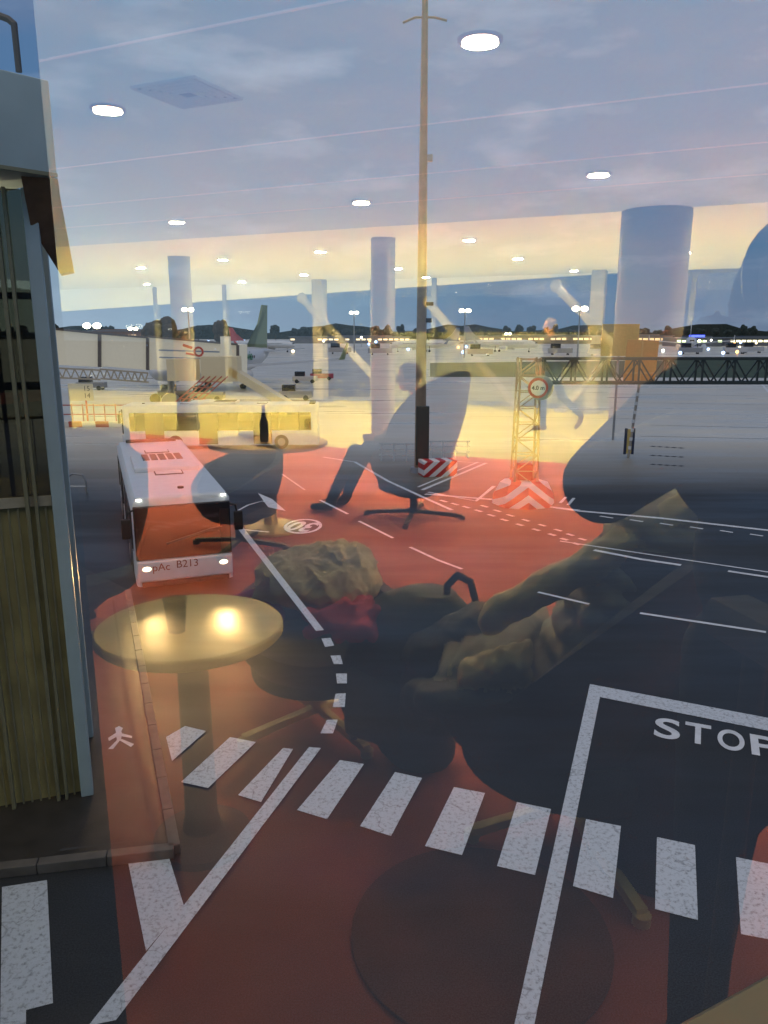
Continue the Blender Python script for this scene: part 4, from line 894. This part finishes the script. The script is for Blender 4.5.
# ---------------------------------------------------------------- figures
class Fig:
    """one continuous body: tapered limbs and ellipsoids fused by a voxel remesh, coloured by nearest limb"""
    def __init__(s): s.caps = []; s.ells = []
    def limb(s, p0, p1, r0, r1, t): s.caps.append((Vector(p0), Vector(p1), r0, r1, t)); return s
    def chain(s, pts, rs, t):
        for a, b_, ra, rb in zip(pts, pts[1:], rs, rs[1:]): s.limb(a, b_, ra, rb, t)
        return s
    def ell(s, c, r, t, rot=(0, 0, 0)): s.ells.append((Vector(c), Vector(r), Euler(rot).to_matrix(), t)); return s
    def hand(s, wrist, d, side, curl=.5, sc=1.0, palm=None):
        """d: direction of the fingers, side: direction of the thumb"""
        w = Vector(wrist); d = Vector(d).normalized(); sd = Vector(side); sd = (sd - d * sd.dot(d)).normalized(); n = d.cross(sd)
        if palm is not None and n.dot(Vector(palm)) < 0: n = -n
        for k in (-1.1, -.35, .4, 1.1): s.limb(w + sd * k * .012 * sc, w + d * .085 * sc + sd * k * .026 * sc, .014 * sc, .0125 * sc, 'skin')
        for k, L in zip((1.15, .4, -.35, -1.1), (.072, .080, .074, .058)):
            b0 = w + d * .085 * sc + sd * k * .025 * sc; dd = d; p = b0
            for j, f in enumerate((.45, .32, .25)):
                a = curl * (.5 + .6 * j); dd = (d * math.cos(a) + n * math.sin(a)).normalized(); p2 = p + dd * L * f * sc
                s.limb(p, p2, (.0098 - j * .001) * sc, (.0088 - j * .001) * sc, 'skin'); p = p2
        p = w + d * .02 * sc + sd * .022 * sc
        for j, (L, r) in enumerate(((.042, .0135), (.032, .0115), (.026, .010))):
            dd = (d * (.55 + .2 * j) + sd * (.75 - .25 * j) + n * .25 * curl).normalized(); p2 = p + dd * L * sc; s.limb(p, p2, r * sc, (r - .0015) * sc, 'skin'); p = p2
        return s
    def head(s, c, fwd, sc=1.0, up=(0, 0, 1), hair=True):
        """c: head centre; fwd: facing"""
        c = Vector(c); f = Vector(fwd).normalized(); u = Vector(up); u = (u - f * u.dot(f)).normalized(); r = f.cross(u)
        M = Matrix((r, f, u)).transposed(); P = lambda x, y, z: c + (r * x + f * y + u * z) * sc
        def E(p, rad, t): s.ells.append((P(*p), Vector(rad) * sc, M, t))
        E((0, -.012, .028), (.076, .096, .088), 'hairline' if False else 'skin'); E((0, .03, -.045), (.056, .062, .062), 'skin'); E((0, .062, -.085), (.03, .028, .022), 'skin')
        E((0, .078, .018), (.05, .018, .014), 'skin'); E((0, .098, -.022), (.013, .020, .016), 'skin'); s.limb(P(0, .085, .01), P(0, .106, -.022), .008 * sc, .012 * sc, 'skin')
        E((0, .083, -.056), (.023, .012, .005), 'lip'); E((0, .081, -.064), (.02, .012, .006), 'lip')
        for k in (-1, 1):
            E((k * .078, -.012, -.008), (.008, .018, .030), 'skin'); E((k * .034, .062, -.025), (.02, .02, .02), 'skin')
        s.eyes = [(P(k * .031, .076, .002), .011 * sc, f) for k in (-1, 1)]
        s.hd = (c, M, sc); return s
    def build(s, t, mats, vox=.008, name='body'):
        b = MB()
        for p0, p1, r0, r1, tg in s.caps:
            b.cyl(p0, p1, r0, r1, seg=14); b.ball(p0, (r0,) * 3, seg=12); b.ball(p1, (r1,) * 3, seg=12)
        for c, r, M, tg in s.ells:
            v = bmesh.ops.create_uvsphere(b.bm, u_segments=20, v_segments=14, radius=1)['verts']
            bmesh.ops.transform(b.bm, matrix=Matrix.Translation(c) @ M.to_4x4() @ Matrix.Diagonal((*r, 1)), verts=v)
        o = b.build('tmp', []); md = o.modifiers.new('r', 'REMESH'); md.mode = 'VOXEL'; md.voxel_size = vox
        sm = o.modifiers.new('s', 'SMOOTH'); sm.iterations = 3; sm.factor = .5
        dg = bpy.context.evaluated_depsgraph_get(); dg.update(); me = bpy.data.meshes.new_from_object(o.evaluated_get(dg)); me.name = name
        old = o.data; bpy.data.objects.remove(o); bpy.data.meshes.remove(old)
        names = list(mats); me.materials.clear()
        for m in mats.values(): me.materials.append(m)
        def dist(p):
            best = (1e9, None)
            for p0, p1, r0, r1, tg in s.caps:
                d = p1 - p0; h = max(0, min(1, (p - p0).dot(d) / max(1e-9, d.length_squared))); e = (p - p0 - d * h).length - (r0 + (r1 - r0) * h)
                if e < best[0]: best = (e, tg)
            for c, r, M, tg in s.ells:
                l = M.transposed() @ (p - c); k = Vector((l.x / r.x, l.y / r.y, l.z / r.z)).length; e = (k - 1) * min(r)
                if e < best[0]: best = (e, tg)
            return best[1]
        for p in me.polygons:
            tg = dist(p.center); p.material_index = names.index(tg) if tg in names else 0; p.use_smooth = True
        o = bpy.data.objects.new(name, me); COL.objects.link(o); o.parent = t
        if hasattr(s, 'eyes'):
            for c, r, f in s.eyes:
                e = MB(); e.ball(c, (r,) * 3, seg=12); ob = e.build('eye', mat('eye_white', (.7, .68, .62), .2), o)
                e = MB(); e.ball(c + f * r * .75, (r * .45,) * 3, seg=10); e.build('pupil', BLACK, o)
        return o
def hair(t, fig, m, back=.02, low=-.03, thick=.012, bald=0.0):
    c, M, sc = fig.hd; b = MB(); rings = []; n = 28
    P = lambda x, y, z: c + M @ (Vector((x, y, z)) * sc)
    for j in range(10):
        ph = R(2 + j * 12.5); ring = []
        for k in range(n):
            a = 2 * math.pi * k / n; x = math.sin(ph) * math.sin(a); y = math.sin(ph) * math.cos(a); z = math.cos(ph)
            lim = .35 if y > .25 else -2            # leave the face open
            if z < lim: f_ = .80
            else: f_ = 1.0
            if y > .25 and z < .45: x *= .78; y *= .72
            wv = 1 + .03 * math.sin(a * 7 + j)
            ring.append(P(x * (.078 + thick) * wv, -.014 + y * (.098 + thick) * wv, .030 + z * (.089 + thick)))
        rings.append(ring)
    b.loft(rings); return b.build('hair', m, t)
SKIN = mat('skin', (.62, .36, .24), .5); SKIND = mat('skin_shaded', (.45, .26, .17), .5); LIP = mat('lips', (.45, .16, .13), .45)
HAIRG = mat('hair_grey', (.16, .13, .11), .7, noise=.2, nscale=40); HAIRD = mat('hair_dark', (.015, .011, .009), .6, noise=.2, nscale=40)
JK = mat('dark_jacket', (.035, .037, .036), .75, noise=.15, nscale=8); JEAN = mat('blue_jeans', (.05, .09, .17), .8, noise=.15, nscale=12); SHOE = mat('brown_shoe', (.10, .06, .03), .5)
NAVY = mat('navy_cloth', (.010, .014, .022), .85, noise=.15, nscale=8); PUFF = mat('olive_puffer', (.75, .58, .24), .55, noise=.12, nscale=14, bump=.25, bscale=25); PUFD = mat('olive_puffer_shaded', (.42, .37, .23), .6, noise=.12, nscale=12, bump=.2, bscale=20)  # puffer cloth in a lit and a shaded copy, light put into the colour
# walking man, striding to the left, backpack
man = ithing('person', 'man in dark jacket and jeans striding left with a backpack over one shoulder', 'person', -2.86, 12.05, 0)
f = Fig()
hip = .92
f.ell((0, 0, 1.0), (.15, .12, .16), 'jeans'); f.ell((-.01, 0, 1.18), (.165, .135, .18), 'jacket'); f.ell((-.03, 0, 1.34), (.17, .18, .16), 'jacket'); f.limb((-.035, -.14, 1.42), (-.035, .14, 1.42), .075, .075, 'jacket'); f.limb((-.04, 0, 1.44), (-.07, 0, 1.56), .062, .055, 'skin')
f.chain([(0, .08, .95), (-.12, .09, .52), (-.10, .09, .10)], [.095, .065, .05], 'jeans')         # front leg, planted
f.chain([(0, -.08, .95), (.14, -.09, .55), (.46, -.09, .26)], [.095, .065, .05], 'jeans')        # rear leg, pushing off
f.limb((-.10, .09, .08), (-.10, .09, .05), .045, .04, 'shoe'); f.chain([(-.07, .09, .045), (-.16, .09, .04), (-.26, .09, .032)], [.042, .042, .03], 'shoe')
f.chain([(.48, -.09, .25), (.46, -.09, .15), (.40, -.09, .05)], [.04, .044, .034], 'shoe')
f.chain([(-.03, .2, 1.41), (.10, .24, 1.18), (-.06, .24, 1.0)], [.068, .052, .042], 'jacket'); f.hand((-.08, .24, .98), (-1, 0, -.5), (0, -.2, 1), .8, 1.05)
f.chain([(-.03, -.2, 1.41), (-.12, -.24, 1.18), (-.30, -.2, 1.12)], [.068, .052, .042], 'jacket'); f.hand((-.33, -.2, 1.11), (-1, .1, .1), (0, 0, 1), .9, 1.05)
f.head((-.09, 0, 1.66), (-1, .1, -.05)); f.build(man, {'jacket': JK, 'jeans': JEAN, 'shoe': SHOE, 'skin': SKIN, 'lip': LIP}, .012)
hair(man, f, HAIRG)
t = ithing('backpack', 'dark backpack hanging on the back of the striding man', 'bag', -2.86 + .24, 12.05, 0, z=FLZ + 1.02)
b = MB(); b.loft([[(x * k, y * k, z) for x, y in ((-.10, -.15), (.10, -.13), (.14, 0), (.10, .13), (-.10, .15))] for z, k in ((0, .75), (.05, 1), (.3, 1.05), (.42, .9), (.47, .6))]); b.build('pack_body', mat('pack_black', (.015, .016, .02), .7), t)
b = MB(); b.box((.13, 0, .15), (.06, .2, .2), bevel=.02); b.build('front_pocket', mat('pack_black2', (.025, .026, .03), .7), t)
b = MB(); b.tube([(-.1, .09, .42), (-.22, .1, .46), (-.3, .09, .36), (-.28, .1, .2), (-.12, .12, .05)], .018); b.build('strap', mat('pack_black', (.015, .016, .02), .7), t)
# reclining man in the high-backed chair, facing left
t = ithing('person', 'man reclining with legs stretched left in the dark high-backed swivel chair', 'person', CH1[0], CH1[1], 0)
f = Fig()
f.ell((-.06, 0, .50), (.17, .17, .12), 'jeans'); f.ell((.02, 0, .68), (.14, .17, .18), 'shirt'); f.ell((.06, 0, .88), (.13, .19, .16), 'shirt'); f.limb((.06, -.15, .97), (.06, .15, .97), .07, .07, 'shirt'); f.limb((.05, 0, 1.0), (.0, 0, 1.1), .055, .05, 'skin')
for sg in (-1, 1):
    f.chain([(-.08, sg * .09, .50), (-.50, sg * .13, .56), (-.72, sg * .14, .14)], [.095, .065, .05], 'jeans'); f.chain([(-.72, sg * .14, .10), (-.76, sg * .14, .05), (-.92, sg * .14, .035)], [.045, .045, .03], 'shoe')
    f.chain([(.05, sg * .21, .95), (-.05, sg * .26, .70), (-.28, sg * .12, .68)], [.062, .048, .038], 'shirt'); f.hand((-.3, sg * .11, .68), (-1, -sg * .5, .0), (0, 0, 1), .7, 1.0)
f.head((-.05, .02, 1.19), (-1, .1, -.15)); f.build(t, {'shirt': NAVY, 'jeans': mat('dark_jeans', (.02, .035, .06), .8), 'shoe': BLACK, 'skin': SKIN, 'lip': LIP}, .012)
hair(t, f, HAIRD)
# seated companion nearer, in dark jeans, seen only as a dark shape
# quilted coat thrown over the near bucket chair, running down from the back to the front edge
cs, cq = CH2
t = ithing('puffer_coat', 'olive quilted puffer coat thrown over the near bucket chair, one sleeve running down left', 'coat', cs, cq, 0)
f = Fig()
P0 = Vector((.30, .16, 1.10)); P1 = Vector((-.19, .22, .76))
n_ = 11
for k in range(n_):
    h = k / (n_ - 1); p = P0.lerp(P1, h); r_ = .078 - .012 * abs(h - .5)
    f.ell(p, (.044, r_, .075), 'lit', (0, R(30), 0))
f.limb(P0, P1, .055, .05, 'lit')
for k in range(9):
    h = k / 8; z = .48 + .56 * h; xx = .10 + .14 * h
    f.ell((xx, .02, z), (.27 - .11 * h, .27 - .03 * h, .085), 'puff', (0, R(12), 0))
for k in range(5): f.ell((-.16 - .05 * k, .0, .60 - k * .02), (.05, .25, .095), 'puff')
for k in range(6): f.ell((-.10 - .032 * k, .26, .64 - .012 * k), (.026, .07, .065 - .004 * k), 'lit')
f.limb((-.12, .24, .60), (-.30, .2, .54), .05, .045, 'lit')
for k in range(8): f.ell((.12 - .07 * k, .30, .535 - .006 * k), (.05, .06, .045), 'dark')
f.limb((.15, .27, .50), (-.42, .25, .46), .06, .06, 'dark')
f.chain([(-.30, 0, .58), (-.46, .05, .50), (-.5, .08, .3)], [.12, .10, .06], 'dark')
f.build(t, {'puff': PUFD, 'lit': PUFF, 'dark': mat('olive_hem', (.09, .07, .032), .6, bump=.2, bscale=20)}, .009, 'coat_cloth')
# backpack on the person's knees
t = ithing('backpack', 'big dark olive backpack on the carpet left of the puffer coat, looped top handle', 'bag', -1.04, 1.86, R(8))
b = MB(); rings = []
for z, k, dx in ((0, .55, .06), (.04, .72, .05), (.2, .95, 0), (.38, 1.05, 0), (.52, 1.0, .03), (.62, .8, .07), (.67, .45, .1)):
    rings.append([(dx + k * .20 * math.cos(2 * math.pi * j / 24) * (1 + .08 * math.cos(4 * math.pi * j / 24)), k * .17 * math.sin(2 * math.pi * j / 24), z) for j in range(24)])
b.loft(rings); b.build('pack_body', mat('pack_olive', (.10, .10, .07), .7, noise=.15), t)
b = MB(); b.tube([(.17, .0, .62), (.17, 0, .70), (.21, 0, .745), (.26, 0, .73), (.28, 0, .66), (.26, 0, .58)], .013); b.build('handle', BLACK, t)
b = MB(); b.box((-.04, .15, .25), (.22, .08, .26), bevel=.03); b.build('front_pocket', mat('pack_olive', (.10, .10, .07), .7, noise=.15), t)
b = MB(); b.tube([(-.12, .14, .5), (-.18, .17, .3), (-.12, .15, .1)], .014); b.build('strap', BLACK, t)
from mathutils import noise as mn
def crumple(o, amp, sc_):
    me = o.data; nrm = [v.normal.copy() for v in me.vertices]
    for v, n_ in zip(me.vertices, nrm):
        p = v.co * sc_; h = 1 - abs(mn.noise(p)) * 2 + .5 * (1 - abs(mn.noise(p * 2.3 + Vector((5, 2, 1)))) * 2)
        v.co += n_ * amp * (h - .9)
# coats heaped on the third chair
t = ithing('coat_pile', 'beige hooded coat heaped on the dark bucket chair by the near table', 'coat', CH3[0], CH3[1], 0, z=FLZ + .42)
BEI = mat('beige_cloth', (.85, .66, .34), .8, noise=.15, nscale=10, bump=.5, bscale=14)
f2 = Fig(); f2.ell((.03, .04, .21), (.25, .22, .11), 'beige'); f2.ell((.10, .0, .27), (.15, .13, .08), 'beige'); f2.ell((-.08, .1, .2), (.13, .1, .07), 'beige'); f2.ell((.16, .04, .2), (.12, .11, .06), 'beige'); f2.chain([(-.1, .16, .18), (-.22, .2, .08), (-.3, .2, .02)], [.05, .035, .03], 'beige')
for k in range(14):
    a = random.uniform(-2.6, 2.6); f2.limb((.02 + .16 * math.cos(a), .02 + .13 * math.sin(a), .24), (.02 + .02 * math.cos(a), .02, .31), .022, .026, 'beige')
crumple(f2.build(t, {'beige': BEI}, .006, 'coat_cloth'), .022, 11)
t = ithing('scarf', 'crumpled magenta and red scarf lying under the beige coat', 'scarf', CH3[0] + .05, CH3[1], 0, z=FLZ + .46)
f2 = Fig()
for k in range(26):
    a = random.uniform(-.9, 1.0); r_ = random.uniform(.12, .26); f2.limb((r_ * math.cos(a) + .06, .18 + r_ * math.sin(a) * .5, .06 + random.uniform(0, .1)), (r_ * math.cos(a) + .04 + random.uniform(-.1, .1), .24 + r_ * math.sin(a) * .3, .04 + random.uniform(0, .08)), .02, .028, 'red')
f2.chain([(-.3, .2, .08), (-.2, .16, .1), (-.1, .2, .06)], [.03, .045, .03], 'pink')
f2.build(t, {'red': mat('scarf_red', (.8, .10, .12), .8, bump=.4, bscale=30), 'pink': mat('scarf_pink', (.7, .06, .25), .8)}, .008, 'scarf_cloth')
for o in COL.objects:
    if o.name.startswith('coat_cloth') and o.parent and 'puffer' in o.parent.name: crumple(o, .010, 9)
# photographer, standing behind the camera
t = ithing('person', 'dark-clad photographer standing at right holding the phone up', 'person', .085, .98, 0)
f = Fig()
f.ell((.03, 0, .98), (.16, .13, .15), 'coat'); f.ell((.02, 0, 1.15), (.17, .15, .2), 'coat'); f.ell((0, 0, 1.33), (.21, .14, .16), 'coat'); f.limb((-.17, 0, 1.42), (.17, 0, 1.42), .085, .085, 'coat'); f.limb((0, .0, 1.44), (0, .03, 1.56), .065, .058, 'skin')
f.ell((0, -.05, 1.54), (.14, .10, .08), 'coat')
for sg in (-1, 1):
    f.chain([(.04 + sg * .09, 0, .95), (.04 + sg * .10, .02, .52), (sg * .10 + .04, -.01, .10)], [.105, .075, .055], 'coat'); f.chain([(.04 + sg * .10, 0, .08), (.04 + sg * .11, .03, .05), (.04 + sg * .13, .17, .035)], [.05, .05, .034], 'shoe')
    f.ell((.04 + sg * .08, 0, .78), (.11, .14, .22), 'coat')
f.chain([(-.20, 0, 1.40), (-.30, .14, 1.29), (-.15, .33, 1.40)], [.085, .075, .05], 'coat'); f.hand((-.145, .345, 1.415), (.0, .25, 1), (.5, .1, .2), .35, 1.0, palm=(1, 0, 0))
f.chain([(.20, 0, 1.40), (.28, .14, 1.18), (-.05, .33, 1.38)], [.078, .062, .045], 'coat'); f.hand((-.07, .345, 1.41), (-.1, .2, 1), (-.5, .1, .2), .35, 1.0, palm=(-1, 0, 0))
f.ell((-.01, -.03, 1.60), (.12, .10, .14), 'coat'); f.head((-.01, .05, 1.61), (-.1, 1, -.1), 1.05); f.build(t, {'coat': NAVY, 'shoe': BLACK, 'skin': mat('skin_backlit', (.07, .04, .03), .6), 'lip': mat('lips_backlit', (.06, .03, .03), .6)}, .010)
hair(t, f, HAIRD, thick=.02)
t = ithing('smartphone', 'smartphone held upright by the photographer', 'phone', 0, D + .03, 0, z=CAMZ - .06)
b = MB(); b.box((0, -.008, 0), (.072, .009, .15), bevel=.003); b.build('case', BLACK, t)
b = MB(); b.cyl((-.018, -.002, .058), (-.018, .0, .058), .007, seg=16); b.build('lens', DARKGL, t)
# a few low stools further back give the lounge its dark floor shapes
for s, q, lab in ((-7.2, 6.6, 'dark round pouf on the red carpet at left of the honey table'),):
    t = ithing('pouf', lab, 'pouf', s, q)
    b = MB(); b.lathe([(0, .03), (.3, .03), (.33, .1), (.33, .36), (.29, .42), (0, .43)]); b.build('cushion', SH_BL, t)
    b = MB(); b.cyl((0, 0, 0), (0, 0, .04), .26, seg=32); b.build('base', BLACK, t)
# ------------------------------------------------------------------ look
scn.view_settings.view_transform = 'Standard'; scn.view_settings.look = 'None'; scn.view_settings.exposure = 0; scn.view_settings.gamma = 1
cy = scn.cycles; cy.use_denoising = True; cy.max_bounces = 9; cy.diffuse_bounces = 3; cy.glossy_bounces = 4; cy.transparent_max_bounces = 16; cy.sample_clamp_indirect = 25
cy.caustics_reflective = False; cy.caustics_refractive = False
